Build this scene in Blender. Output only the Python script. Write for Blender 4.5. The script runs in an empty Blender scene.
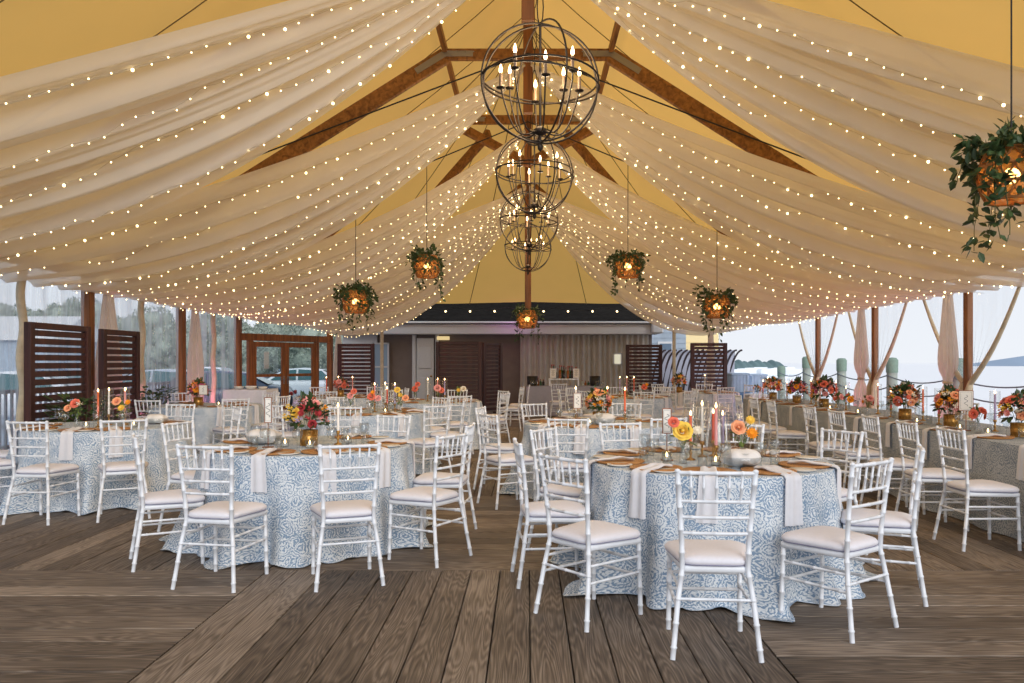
import bpy, math, random
from mathutils import Vector, Matrix
PI = math.pi
random.seed(7)
SC = bpy.context.scene
COL = SC.collection
H = 1.455
F = 796.0
VX, VY = 528.0, 362.0

def at(px, py, Y):
    return Vector(((px - VX) / F * Y, Y, H - (py - VY) / F * Y))

# ------------------------------------------------------------------ mesh builder
class MB:
    def __init__(s):
        s.v = []; s.f = []; s.sm = []; s.uv = {}; s.col = {}
    def add(s, vs, fs, smooth=False, M=None):
        n = len(s.v)
        if M is not None:
            vs = [M @ Vector(q) for q in vs]
        s.v += [tuple(q) for q in vs]
        s.f += [tuple(i + n for i in f) for f in fs]
        s.sm += [smooth] * len(fs)
        return n
    def box(s, c, d, M=None, b=0.0):
        x, y, z = d[0] / 2, d[1] / 2, d[2] / 2
        if b > 0:
            b = min(b, x * .9, y * .9, z * .9)
            vs = []
            for sz in (-1, 1):
                for (ix, iy, iz) in ((b, 0, b), (0, b, b)) if False else ((b, b, 0), (0, 0, b)):
                    pass
            rings = [(-z, b), (-z + b, 0), (z - b, 0), (z, b)]
            for zz, ins in rings:
                X, Y = x - ins, y - ins
                for px, py in ((-X + b * (ins == 0), -Y), (X - b * (ins == 0), -Y), (X, -Y + b * (ins == 0)), (X, Y - b * (ins == 0)),
                               (X - b * (ins == 0), Y), (-X + b * (ins == 0), Y), (-X, Y - b * (ins == 0)), (-X, -Y + b * (ins == 0))):
                    vs.append((c[0] + px, c[1] + py, c[2] + zz))
            fs = [tuple(range(7, -1, -1)), tuple(range(24, 32))]
            for r in range(3):
                for k in range(8):
                    k2 = (k + 1) % 8
                    fs.append((r * 8 + k, r * 8 + k2, r * 8 + 8 + k2, r * 8 + 8 + k))
            s.add(vs, fs, False, M)
            return
        vs = [(c[0] + a * x, c[1] + bb * y, c[2] + cc * z) for cc in (-1, 1) for bb in (-1, 1) for a in (-1, 1)]
        fs = [(0, 2, 3, 1), (4, 5, 7, 6), (0, 1, 5, 4), (2, 6, 7, 3), (0, 4, 6, 2), (1, 3, 7, 5)]
        s.add(vs, fs, False, M)
    def bar(s, a, b, w, h, up=(0, 0, 1), bev=0.0):
        a = Vector(a); b = Vector(b); d = b - a; L = d.length; d.normalize()
        u = Vector(up)
        if abs(u.dot(d)) > .99: u = Vector((0, 1, 0))
        x = d.cross(u).normalized(); z = x.cross(d).normalized()
        M = Matrix(((x.x, d.x, z.x, (a.x + b.x) / 2), (x.y, d.y, z.y, (a.y + b.y) / 2), (x.z, d.z, z.z, (a.z + b.z) / 2), (0, 0, 0, 1)))
        s.box((0, 0, 0), (w, L, h), M, bev)
    def tube(s, pts, r, n=8, closed=False, cap=True, M=None):
        pts = [Vector(p) for p in pts]
        m = len(pts)
        rr = r if isinstance(r, (list, tuple)) else [r] * m
        tang = []
        for i in range(m):
            if closed:
                t = pts[(i + 1) % m] - pts[i - 1]
            else:
                t = pts[min(i + 1, m - 1)] - pts[max(i - 1, 0)]
            tang.append(t.normalized() if t.length > 1e-9 else Vector((0, 0, 1)))
        t0 = tang[0]
        ref = Vector((0, 0, 1)) if abs(t0.z) < .9 else Vector((1, 0, 0))
        x = t0.cross(ref).normalized()
        vs = []
        for i in range(m):
            t = tang[i]
            x = (x - t * x.dot(t))
            if x.length < 1e-6: x = t.orthogonal()
            x.normalize(); y = t.cross(x)
            for k in range(n):
                a = 2 * PI * k / n
                vs.append(pts[i] + (x * math.cos(a) + y * math.sin(a)) * rr[i])
        fs = []
        for i in range(m if closed else m - 1):
            j = (i + 1) % m
            for k in range(n):
                k2 = (k + 1) % n
                fs.append((i * n + k, i * n + k2, j * n + k2, j * n + k))
        if cap and not closed:
            s.add(vs, fs, True, M); e0, e1 = vs[:n], vs[(m - 1) * n:]
            s.add(e0, [tuple(range(n - 1, -1, -1))], False, M); s.add(e1, [tuple(range(n))], False, M)
            return
        s.add(vs, fs, True, M)
    def lathe(s, prof, n=16, c=(0, 0, 0), M=None, cap=True):
        vs = []; m = len(prof)
        for r, z in prof:
            for k in range(n):
                a = 2 * PI * k / n
                vs.append((c[0] + r * math.cos(a), c[1] + r * math.sin(a), c[2] + z))
        fs = []
        for i in range(m - 1):
            for k in range(n):
                k2 = (k + 1) % n
                fs.append((i * n + k, i * n + k2, (i + 1) * n + k2, (i + 1) * n + k))
        if cap:
            if prof[0][0] > 1e-5: s.add(vs[:n], [tuple(range(n - 1, -1, -1))], False, M)
            if prof[-1][0] > 1e-5: s.add(vs[(m - 1) * n:], [tuple(range(n))], False, M)
        s.add(vs, fs, True, M)
    def ball(s, c, r, n=8, m=5, M=None, sc=(1, 1, 1), jit=0, rnd=None):
        vs = [(c[0], c[1], c[2] - r * sc[2])]
        for i in range(1, m):
            a = PI * i / m
            for k in range(n):
                b = 2 * PI * k / n
                q = r * (1 + (rnd.uniform(-jit, jit) if jit else 0))
                vs.append((c[0] + q * sc[0] * math.sin(a) * math.cos(b), c[1] + q * sc[1] * math.sin(a) * math.sin(b), c[2] - q * sc[2] * math.cos(a)))
        vs.append((c[0], c[1], c[2] + r * sc[2]))
        fs = []
        for k in range(n):
            fs.append((0, 1 + (k + 1) % n, 1 + k))
        for i in range(m - 2):
            for k in range(n):
                k2 = (k + 1) % n
                fs.append((1 + i * n + k, 1 + i * n + k2, 1 + (i + 1) * n + k2, 1 + (i + 1) * n + k))
        L = len(vs) - 1; o = 1 + (m - 2) * n
        for k in range(n):
            fs.append((o + k, o + (k + 1) % n, L))
        s.add(vs, fs, True, M)
    def grid(s, fn, nu, nv, closed_u=False, smooth=True, uvf=None):
        n0 = len(s.v)
        for j in range(nv + 1):
            for i in range(nu if closed_u else nu + 1):
                s.v.append(tuple(fn(i / nu, j / nv)))
        w = nu if closed_u else nu + 1
        for j in range(nv):
            for i in range(nu):
                i2 = (i + 1) % w if closed_u else i + 1
                s.f.append((n0 + j * w + i, n0 + j * w + i2, n0 + (j + 1) * w + i2, n0 + (j + 1) * w + i)); s.sm.append(smooth)
                if uvf:
                    s.uv[len(s.f) - 1] = [uvf(i / nu, j / nv), uvf((i + 1) / nu, j / nv), uvf((i + 1) / nu, (j + 1) / nv), uvf(i / nu, (j + 1) / nv)]
    def leaf(s, p, d, up, L, w):
        d = Vector(d).normalized(); up = Vector(up)
        x = d.cross(up)
        if x.length < 1e-4: x = d.orthogonal()
        x.normalize(); nrm = x.cross(d)
        p = Vector(p)
        q = [p, p + d * L * .35 + x * w * .5 + nrm * w * .12, p + d * L * .7 + x * w * .4 + nrm * w * .08, p + d * L,
             p + d * L * .7 - x * w * .4 + nrm * w * .08, p + d * L * .35 - x * w * .5 + nrm * w * .12, p + d * L * .5 - nrm * w * .05]
        s.add(q, [(0, 1, 6), (1, 2, 6), (2, 3, 6), (3, 4, 6), (4, 5, 6), (5, 0, 6)], False)
    def mesh(s, name, mat):
        me = bpy.data.meshes.new(name)
        me.from_pydata(s.v, [], s.f)
        me.polygons.foreach_set('use_smooth', s.sm)
        if s.uv:
            ul = me.uv_layers.new(name='UVMap')
            for fi, uvs in s.uv.items():
                ls = me.polygons[fi].loop_start
                for k, q in enumerate(uvs):
                    ul.data[ls + k].uv = q
        if mat: me.materials.append(mat)
        me.update()
        return me
    def obj(s, name, mat, parent=None, loc=(0, 0, 0), rz=0):
        return link(name, s.mesh(name, mat), parent, loc, rz)

def link(name, me, parent=None, loc=(0, 0, 0), rz=0, rot=None, scale=None):
    o = bpy.data.objects.new(name, me)
    COL.objects.link(o)
    o.location = loc
    o.rotation_euler = rot if rot else (0, 0, rz)
    if scale: o.scale = scale
    if parent: o.parent = parent
    return o

def tag(o, label, cat, group=None, kind=None):
    o['label'] = label; o['category'] = cat
    if group: o['group'] = group
    if kind: o['kind'] = kind
    return o

def thing(name, label, cat, loc=(0, 0, 0), rz=0, group=None):
    return tag(link(name, None, None, loc, rz), label, cat, group)

def struct(name, mb, mat, parent=None, label=None):
    o = mb.obj(name, mat, parent)
    if not parent:
        o['kind'] = 'structure'
        if label: o['label'] = label
    return o

# ------------------------------------------------------------------ materials
class NT:
    def __init__(s, name):
        s.m = bpy.data.materials.new(name); s.m.use_nodes = True
        s.t = s.m.node_tree; s.t.nodes.clear()
        s.out = s.t.nodes.new('ShaderNodeOutputMaterial')
    def n(s, ty, **kw):
        nd = s.t.nodes.new(ty)
        for k, v in kw.items():
            if k in nd.inputs: nd.inputs[k].default_value = v
            else: setattr(nd, k, v)
        return nd
    def l(s, a, b):
        s.t.links.new(a, b)
    def ramp(s, fac, stops, interp='LINEAR'):
        r = s.t.nodes.new('ShaderNodeValToRGB'); r.color_ramp.interpolation = interp
        e = r.color_ramp.elements
        while len(e) < len(stops): e.new(.5)
        for i, (p, c) in enumerate(stops):
            e[i].position = p; e[i].color = tuple(c) + (1,) if len(c) == 3 else c
        s.l(fac, r.inputs[0]); return r
    def math(s, op, a, b=None):
        m = s.t.nodes.new('ShaderNodeMath'); m.operation = op
        for i, q in enumerate((a, b)):
            if q is None: continue
            if isinstance(q, (int, float)): m.inputs[i].default_value = q
            else: s.l(q, m.inputs[i])
        return m.outputs[0]

def srgb(r, g, b):
    f = lambda c: ((c / 255 + .055) / 1.055) ** 2.4 if c > 10 else c / 255 / 12.92
    return (f(r), f(g), f(b))

def simple(name, col, rough=.5, metal=0, noise=0, scale=20, spec=.5, bump=0, sub=0):
    t = NT(name)
    b = t.n('ShaderNodeBsdfPrincipled', Roughness=rough, Metallic=metal)
    b.inputs['Specular IOR Level'].default_value = spec
    b.inputs['Base Color'].default_value = tuple(col) + (1,)
    if noise or bump:
        tc = t.n('ShaderNodeTexCoord')
        nz = t.n('ShaderNodeTexNoise', Scale=scale, Detail=4.0)
        t.l(tc.outputs['Object'], nz.inputs['Vector'])
        if noise:
            r = t.ramp(nz.outputs['Fac'], [(.3, [c * (1 - noise) for c in col]), (.7, [min(1, c * (1 + noise)) for c in col])])
            t.l(r.outputs[0], b.inputs['Base Color'])
        if bump:
            bp = t.n('ShaderNodeBump', Strength=bump, Distance=.01)
            t.l(nz.outputs['Fac'], bp.inputs['Height']); t.l(bp.outputs[0], b.inputs['Normal'])
    t.l(b.outputs[0], t.out.inputs[0])
    return t.m

def emit(name, col, st, sample=True):
    t = NT(name)
    e = t.n('ShaderNodeEmission', Strength=st); e.inputs['Color'].default_value = tuple(col) + (1,)
    t.l(e.outputs[0], t.out.inputs[0])
    if not sample: t.m.cycles.emission_sampling = 'NONE'
    return t.m

def cloth_mat(name, col, transl=.4, transp=0.0, rough=.9, noise=.05, tcol=None, scale=6):
    t = NT(name)
    tc = t.n('ShaderNodeTexCoord'); nz = t.n('ShaderNodeTexNoise', Scale=float(scale), Detail=3.0)
    t.l(tc.outputs['Object'], nz.inputs['Vector'])
    r = t.ramp(nz.outputs['Fac'], [(.3, [c * (1 - noise) for c in col]), (.7, [min(1, c * (1 + noise)) for c in col])])
    d = t.n('ShaderNodeBsdfDiffuse'); t.l(r.outputs[0], d.inputs[0])
    tr = t.n('ShaderNodeBsdfTranslucent')
    if tcol: tr.inputs[0].default_value = tuple(tcol) + (1,)
    else: t.l(r.outputs[0], tr.inputs[0])
    mx = t.n('ShaderNodeMixShader', Fac=transl); t.l(d.outputs[0], mx.inputs[1]); t.l(tr.outputs[0], mx.inputs[2])
    last = mx
    if transp > 0:
        tp = t.n('ShaderNodeBsdfTransparent'); m2 = t.n('ShaderNodeMixShader', Fac=transp)
        t.l(mx.outputs[0], m2.inputs[1]); t.l(tp.outputs[0], m2.inputs[2]); last = m2
    t.l(last.outputs[0], t.out.inputs[0])
    return t.m

def glass_mat(name, tint=(1, 1, 1), base=.05, streak=False, haze=.0, gloss_r=.03):
    t = NT(name)
    tp = t.n('ShaderNodeBsdfTransparent'); tp.inputs[0].default_value = tuple(tint) + (1,)
    gl = t.n('ShaderNodeBsdfGlossy', Roughness=gloss_r)
    lw = t.n('ShaderNodeLayerWeight', Blend=.25)
    f = t.math('ADD', t.math('MULTIPLY', t.math('POWER', lw.outputs['Facing'], 2.6), .7), base)
    mx = t.n('ShaderNodeMixShader'); t.l(f, mx.inputs[0]); t.l(tp.outputs[0], mx.inputs[1]); t.l(gl.outputs[0], mx.inputs[2])
    last = mx
    if haze > 0:
        df = t.n('ShaderNodeBsdfDiffuse'); df.inputs[0].default_value = (.85, .88, .92, 1)
        tl = t.n('ShaderNodeBsdfTranslucent'); tl.inputs[0].default_value = (.85, .9, .95, 1)
        m0 = t.n('ShaderNodeMixShader', Fac=.6); t.l(df.outputs[0], m0.inputs[1]); t.l(tl.outputs[0], m0.inputs[2])
        tc = t.n('ShaderNodeTexCoord'); mp = t.n('ShaderNodeMapping'); mp.inputs['Scale'].default_value = (5, 5, .5)
        nz = t.n('ShaderNodeTexNoise', Scale=1.0, Detail=5.0, Distortion=.6)
        t.l(tc.outputs['Object'], mp.inputs[0]); t.l(mp.outputs[0], nz.inputs['Vector'])
        r = t.ramp(nz.outputs['Fac'], [(.35, (haze * .35,) * 3), (.75, (min(1, haze * 2.2),) * 3)])
        m2 = t.n('ShaderNodeMixShader'); t.l(r.outputs[0], m2.inputs[0]); t.l(mx.outputs[0], m2.inputs[1]); t.l(m0.outputs[0], m2.inputs[2]); last = m2
    t.l(last.outputs[0], t.out.inputs[0])
    return t.m

M = {}
M['white_paint'] = simple('white_paint', srgb(228, 232, 238), .35, noise=.02, scale=30)
M['cushion'] = simple('cushion', srgb(224, 223, 230), .85, noise=.02, scale=60, spec=.2)
M['piping'] = simple('piping', srgb(150, 150, 178), .8)
M['napkin'] = cloth_mat('napkin', srgb(238, 238, 242), .25, noise=.02, scale=30)
M['bread_cloth'] = simple('bread_cloth', srgb(222, 218, 214), .9, noise=.08, scale=25, bump=.4)
M['porcelain'] = simple('porcelain', srgb(226, 222, 214), .2)
M['copper'] = simple('copper', srgb(150, 92, 60), .35, metal=.9)
M['brass'] = simple('brass', srgb(176, 132, 70), .35, metal=.85)
M['card'] = simple('card', srgb(238, 234, 226), .8)
M['ink'] = simple('ink', srgb(60, 60, 66), .8)
M['glass'] = glass_mat('glass', (.985, .99, .99), .03)
M['glass_thick'] = glass_mat('glass_thick', (.93, .945, .95), .07, gloss_r=.08)
M['film'] = glass_mat('film', (.93, .96, .98), .01, haze=.34, gloss_r=.2)
M['film_clear'] = glass_mat('film_clear', (.97, .98, .99), .0, haze=.05, gloss_r=.2)
M['pane'] = glass_mat('pane', (.9, .94, .94), .05, gloss_r=.02)
M['drape'] = cloth_mat('drape', srgb(248, 244, 236), .5, .2, noise=.02, scale=2)
M['pink_drape'] = cloth_mat('pink_drape', srgb(244, 234, 224), .55, .08, noise=.05, scale=5)
M['canvas'] = cloth_mat('canvas', srgb(232, 194, 122), .5, 0, noise=.05, tcol=srgb(246, 194, 104), scale=.8)  # white sailcloth; the yellow of warm lamplight is put into its colours
M['hem'] = simple('hem', srgb(205, 188, 160), .9, noise=.12, scale=9)
M['iron'] = simple('iron', srgb(52, 44, 38), .5, metal=.6)
M['cable'] = simple('cable', srgb(35, 35, 38), .6)
M['plate_steel'] = simple('plate_steel', srgb(150, 146, 140), .45, metal=.6)
M['candle_sleeve'] = simple('candle_sleeve', srgb(120, 100, 84), .6)
M['flame'] = emit('flame', (1, .62, .25), 14, False)
M['fairy'] = emit('fairy', (1, .74, .36), 5.5, False)
M['lamp_glow'] = emit('lamp_glow', (1, .5, .14), 12, False)
M['flame_bulb'] = emit('flame_bulb', (1, .62, .3), 14, False)
M['string_wire'] = simple('string_wire', srgb(190, 178, 150), .6)
M['leaf'] = simple('leaf', srgb(58, 80, 44), .5, noise=.35, scale=12)
M['leaf_light'] = simple('leaf_light', srgb(96, 118, 58), .5, noise=.3, scale=20)
M['stem'] = simple('stem', srgb(70, 80, 44), .7)
M['liner'] = cloth_mat('liner', srgb(240, 186, 112), .6, .5)
M['rattan_shade'] = simple('rattan_shade', srgb(170, 112, 56), .8, noise=.2, scale=30)
M['asphalt'] = simple('asphalt', srgb(128, 146, 168), .5, noise=.15, scale=1.5)
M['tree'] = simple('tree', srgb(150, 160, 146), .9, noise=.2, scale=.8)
M['bark'] = simple('bark', srgb(95, 88, 80), .9, noise=.2)
M['car_white'] = simple('car_white', srgb(225, 230, 235), .2)
M['car_blue'] = simple('car_blue', srgb(60, 82, 110), .2)
M['car_silver'] = simple('car_silver', srgb(170, 182, 196), .25)
M['car_red'] = simple('car_red', srgb(150, 40, 48), .25)
M['car_glass'] = simple('car_glass', srgb(60, 100, 105), .05)
M['tyre'] = simple('tyre', srgb(30, 30, 32), .8)
M['rim'] = simple('rim', srgb(160, 165, 170), .3, metal=.7)
M['shingle_roof'] = simple('shingle_roof', srgb(44, 42, 40), 1.0, noise=.25, scale=6, spec=.1)
M['trim_white'] = simple('trim_white', srgb(206, 206, 206), .6, noise=.03)
M['wall_taupe'] = simple('wall_taupe', srgb(120, 106, 98), .8, noise=.08, scale=4)
M['wall_grey'] = simple('wall_grey', srgb(140, 146, 154), .8, noise=.05, scale=4)
M['back_drape'] = cloth_mat('back_drape', srgb(205, 198, 188), .2, 0, noise=.05)
M['lilac'] = simple('lilac', srgb(160, 160, 174), .9, noise=.04)
M['white_cloth'] = simple('white_cloth', srgb(214, 214, 220), .9, noise=.04)
M['black'] = simple('black', srgb(28, 28, 30), .5)
M['piling'] = simple('piling', srgb(152, 160, 152), .8, noise=.2, scale=6)
M['piling_cap'] = simple('piling_cap', srgb(122, 144, 130), .7, noise=.1)
M['rope'] = simple('rope', srgb(120, 128, 134), .9)
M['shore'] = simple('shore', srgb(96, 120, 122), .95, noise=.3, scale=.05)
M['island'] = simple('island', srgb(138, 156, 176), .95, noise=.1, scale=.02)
M['boat'] = simple('boat', srgb(235, 240, 245), .4)
M['crate_blue'] = simple('crate_blue', srgb(168, 192, 220), .6, noise=.15, scale=5)
M['crate_dark'] = simple('crate_dark', srgb(96, 130, 176), .6, noise=.15, scale=5)
M['cooler'] = simple('cooler', srgb(225, 228, 230), .5)
M['cream_siding'] = simple('cream_siding', srgb(238, 214, 160), .8, noise=.03)
M['grey_siding'] = simple('grey_siding', srgb(160, 172, 184), .8, noise=.1, scale=3)
M['dark_rib'] = simple('dark_rib', srgb(60, 52, 58), .6)
M['hull_light'] = simple('hull_light', srgb(180, 186, 206), .5)
M['fence'] = simple('fence', srgb(110, 118, 128), .8, noise=.1)
M['amber'] = simple('amber', srgb(150, 84, 30), .15)
M['green_glass'] = simple('green_glass', srgb(50, 90, 60), .15)
M['bottle_dark'] = simple('bottle_dark', srgb(50, 34, 30), .15)
M['bottle_clear'] = simple('bottle_clear', srgb(170, 176, 176), .1)
M['foil'] = simple('foil', srgb(180, 40, 40), .4)

def wood(name, c1, c2, axis='y', scale=3, rough=.55):
    t = NT(name)
    tc = t.n('ShaderNodeTexCoord'); mp = t.n('ShaderNodeMapping')
    s = [14 * scale] * 3; s['xyz'.index(axis)] = .9 * scale
    mp.inputs['Scale'].default_value = s
    nz = t.n('ShaderNodeTexNoise', Scale=1.0, Detail=6.0, Distortion=.8)
    t.l(tc.outputs['Object'], mp.inputs[0]); t.l(mp.outputs[0], nz.inputs['Vector'])
    r = t.ramp(nz.outputs['Fac'], [(.3, c1), (.7, c2)])
    b = t.n('ShaderNodeBsdfPrincipled', Roughness=rough)
    t.l(r.outputs[0], b.inputs['Base Color']); t.l(b.outputs[0], t.out.inputs[0])
    return t.m
M['post_wood'] = wood('post_wood', srgb(104, 60, 26), srgb(160, 100, 48), 'z', 1)
M['beam_wood'] = wood('beam_wood', srgb(104, 64, 26), srgb(168, 116, 56), 'y', 1)
M['screen_wood'] = wood('screen_wood', srgb(44, 20, 18), srgb(78, 38, 30), 'z', 1, .5)
M['charger'] = None

def charger_mat():
    t = NT('charger')
    tc = t.n('ShaderNodeTexCoord')
    w = t.n('ShaderNodeTexWave', wave_type='RINGS', rings_direction='Z', Scale=22.0, Distortion=1.5)
    nz = t.n('ShaderNodeTexNoise', Scale=40.0, Detail=3.0)
    t.l(tc.outputs['Object'], w.inputs['Vector']); t.l(tc.outputs['Object'], nz.inputs['Vector'])
    m = t.math('MULTIPLY', w.outputs['Fac'], nz.outputs['Fac'])
    r = t.ramp(m, [(.1, srgb(150, 98, 50)), (.6, srgb(212, 158, 98))])
    b = t.n('ShaderNodeBsdfPrincipled', Roughness=.5)
    t.l(r.outputs[0], b.inputs['Base Color']); t.l(b.outputs[0], t.out.inputs[0])
    return t.m
M['charger'] = charger_mat()

def damask(name, white, blue, sc=9.0):
    t = NT(name)
    uv = t.n('ShaderNodeUVMap')
    nz = t.n('ShaderNodeTexNoise', Scale=sc * 1.1, Detail=2.0)
    t.l(uv.outputs[0], nz.inputs['Vector'])
    # warped coordinates
    sub = t.n('ShaderNodeVectorMath', operation='SUBTRACT'); sub.inputs[1].default_value = (.5, .5, .5)
    t.l(nz.outputs['Color'], sub.inputs[0])
    scl = t.n('ShaderNodeVectorMath', operation='SCALE'); scl.inputs['Scale'].default_value = .07
    t.l(sub.outputs[0], scl.inputs[0])
    add = t.n('ShaderNodeVectorMath', operation='ADD'); t.l(uv.outputs[0], add.inputs[0]); t.l(scl.outputs[0], add.inputs[1])
    v1 = t.n('ShaderNodeTexVoronoi', Scale=sc, voronoi_dimensions='2D'); t.l(add.outputs[0], v1.inputs['Vector'])
    s1 = t.math('SINE', t.math('MULTIPLY', v1.outputs['Distance'], 26.0))
    v2 = t.n('ShaderNodeTexVoronoi', Scale=sc * 3.6, voronoi_dimensions='2D'); t.l(add.outputs[0], v2.inputs['Vector'])
    s2 = t.math('SINE', t.math('MULTIPLY', v2.outputs['Distance'], 12.0))
    n2 = t.n('ShaderNodeTexNoise', Scale=sc * .5, Detail=1.0); t.l(uv.outputs[0], n2.inputs['Vector'])
    sm = t.math('ADD', t.math('MULTIPLY', s1, .55), t.math('MULTIPLY', s2, .5))
    sm = t.math('ADD', sm, t.math('MULTIPLY', t.math('SUBTRACT', n2.outputs['Fac'], .5), 1.6))
    r = t.ramp(t.math('ADD', t.math('MULTIPLY', sm, .4), .5), [(.34, blue), (.62, white)])
    r2e = [(.0, (.75,) * 3), (1., (1.0,) * 3)]
    d = t.n('ShaderNodeBsdfPrincipled', Roughness=.85); d.inputs['Specular IOR Level'].default_value = .15
    t.l(r.outputs[0], d.inputs['Base Color']); t.l(d.outputs[0], t.out.inputs[0])
    return t.m
M['damask'] = damask('damask', srgb(218, 223, 227), srgb(126, 150, 176), 13.0)
M['damask_grey'] = damask('damask_grey', srgb(186, 192, 198), srgb(128, 140, 154), 11.0)

def deck_mat():
    t = NT('deck')
    uv = t.n('ShaderNodeUVMap')
    sep = t.n('ShaderNodeSeparateXYZ'); t.l(uv.outputs[0], sep.inputs[0])
    at_ = t.n('ShaderNodeAttribute', attribute_name='board')
    nz0 = t.n('ShaderNodeMapping'); nz0.inputs['Scale'].default_value = (.55, 5.5, 1)
    t.l(uv.outputs[0], nz0.inputs[0])
    nz = t.n('ShaderNodeTexNoise', Scale=1.0, Detail=2.0); t.l(nz0.outputs[0], nz.inputs['Vector'])
    # cathedral grain: bands of a smooth field
    g = t.math('SINE', t.math('MULTIPLY', nz.outputs['Fac'], 170.0))
    mp = t.n('ShaderNodeMapping'); mp.inputs['Scale'].default_value = (3, 90, 1); t.l(uv.outputs[0], mp.inputs[0])
    fz = t.n('ShaderNodeTexNoise', Scale=1.0, Detail=5.0); t.l(mp.outputs[0], fz.inputs['Vector'])
    lg = t.n('ShaderNodeTexNoise', Scale=1.3, Detail=4.0)
    tc = t.n('ShaderNodeTexCoord'); t.l(tc.outputs['Object'], lg.inputs['Vector'])
    a = t.math('ADD', t.math('MULTIPLY', g, .10), t.math('MULTIPLY', fz.outputs['Fac'], .75))
    a = t.math('ADD', a, t.math('MULTIPLY', lg.outputs['Fac'], .45))
    a = t.math('ADD', a, t.math('MULTIPLY', at_.outputs['Fac'], .28))
    r = t.ramp(t.math('SUBTRACT', a, .2), [(.15, srgb(40, 34, 30)), (.5, srgb(98, 86, 75)), (.85, srgb(152, 138, 124))])
    b = t.n('ShaderNodeBsdfPrincipled', Roughness=.62); b.inputs['Specular IOR Level'].default_value = .35
    bp = t.n('ShaderNodeBump', Strength=.35, Distance=.004)
    t.l(a, bp.inputs['Height']); t.l(bp.outputs[0], b.inputs['Normal'])
    t.l(r.outputs[0], b.inputs['Base Color']); t.l(b.outputs[0], t.out.inputs[0])
    return t.m
M['deck'] = deck_mat()

def water_mat():
    t = NT('sea_water')
    tc = t.n('ShaderNodeTexCoord'); mp = t.n('ShaderNodeMapping'); mp.inputs['Scale'].default_value = (.25, 1.0, 1)
    nz = t.n('ShaderNodeTexNoise', Scale=.7, Detail=6.0); t.l(tc.outputs['Object'], mp.inputs[0]); t.l(mp.outputs[0], nz.inputs['Vector'])
    bp = t.n('ShaderNodeBump', Strength=.5, Distance=.3); t.l(nz.outputs['Fac'], bp.inputs['Height'])
    b = t.n('ShaderNodeBsdfPrincipled', Roughness=.35); b.inputs['Base Color'].default_value = srgb(236, 236, 236) + (1,)
    t.l(bp.outputs[0], b.inputs['Normal']); t.l(b.outputs[0], t.out.inputs[0])
    return t.m
M['water'] = water_mat()
FLOW = {}
for nm, c in dict(peach=(244, 172, 128), pink=(238, 164, 158), coral=(232, 122, 98), yellow=(250, 206, 90), orange=(246, 160, 46),
                  cream=(240, 230, 210), red=(172, 62, 66), lilac=(196, 176, 206), magenta=(180, 88, 122), rust=(206, 120, 60)).items():
    FLOW[nm] = simple('petal_' + nm, srgb(*c), .8, noise=.12, scale=60, spec=.2)
CAND = {}
for nm, c in dict(orange=(238, 110, 64), pink=(240, 160, 158), lilac=(182, 164, 206), coral=(226, 84, 60), white=(240, 236, 228)).items():
    CAND[nm] = simple('wax_' + nm, srgb(*c), .5)
EXPO, WORLD, SUN, CHAND = 0.22, 1.0, 1.6, 50
# ------------------------------------------------------------------ camera, world, lights
cam = bpy.data.cameras.new('camera'); co = bpy.data.objects.new('camera', cam); COL.objects.link(co)
cam.sensor_width = 36; cam.lens = F / 1024 * 36
cam.shift_x = -(VX - 512) / 1024; cam.shift_y = (VY - 341.5) / 1024
co.location = (0, 0, H); co.rotation_euler = (PI / 2, 0, 0)
cam.clip_start = .05; cam.clip_end = 3000
SC.camera = co
SC.view_settings.view_transform = 'Standard'; SC.view_settings.look = 'None'
SC.view_settings.gamma = 1; SC.view_settings.use_curve_mapping = False
SC.view_settings.exposure = EXPO
SC.cycles.use_denoising = True
SC.cycles.sample_clamp_indirect = 4
SC.cycles.max_bounces = 9; SC.cycles.transparent_max_bounces = 24
SC.cycles.diffuse_bounces = 5; SC.cycles.caustics_reflective = False; SC.cycles.caustics_refractive = False
w = bpy.data.worlds.new('world'); SC.world = w; w.use_nodes = True
nt = w.node_tree; nt.nodes.clear()
wo = nt.nodes.new('ShaderNodeOutputWorld'); bg = nt.nodes.new('ShaderNodeBackground')
tc = nt.nodes.new('ShaderNodeTexCoord'); sp = nt.nodes.new('ShaderNodeSeparateXYZ'); rp = nt.nodes.new('ShaderNodeValToRGB')
nt.links.new(tc.outputs['Generated'], sp.inputs[0]); nt.links.new(sp.outputs['Z'], rp.inputs[0])
e = rp.color_ramp.elements
e[0].position = 0; e[0].color = srgb(224, 228, 234) + (1,)
e[1].position = .35; e[1].color = srgb(210, 217, 230) + (1,)
nt.links.new(rp.outputs[0], bg.inputs[0]); bg.inputs[1].default_value = WORLD
nt.links.new(bg.outputs[0], wo.inputs[0])

def light(name, ty, loc, energy, col, size=.2, rot=None, **kw):
    l = bpy.data.lights.new(name, ty); o = bpy.data.objects.new(name, l); COL.objects.link(o)
    o.location = loc; l.energy = energy; l.color = col
    if ty == 'POINT' or ty == 'SPOT': l.shadow_soft_size = size
    if ty == 'AREA': l.size = size
    if rot: o.rotation_euler = rot
    for k, v in kw.items(): setattr(l, k, v)
    return o
sun = light('sun', 'SUN', (0, -10, 10), SUN, (1, .97, .93)); sun.data.angle = math.radians(40)
d = Vector((-.35, 1.0, -.42)).normalized()
sun.rotation_euler = d.to_track_quat('-Z', 'Y').to_euler()

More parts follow.
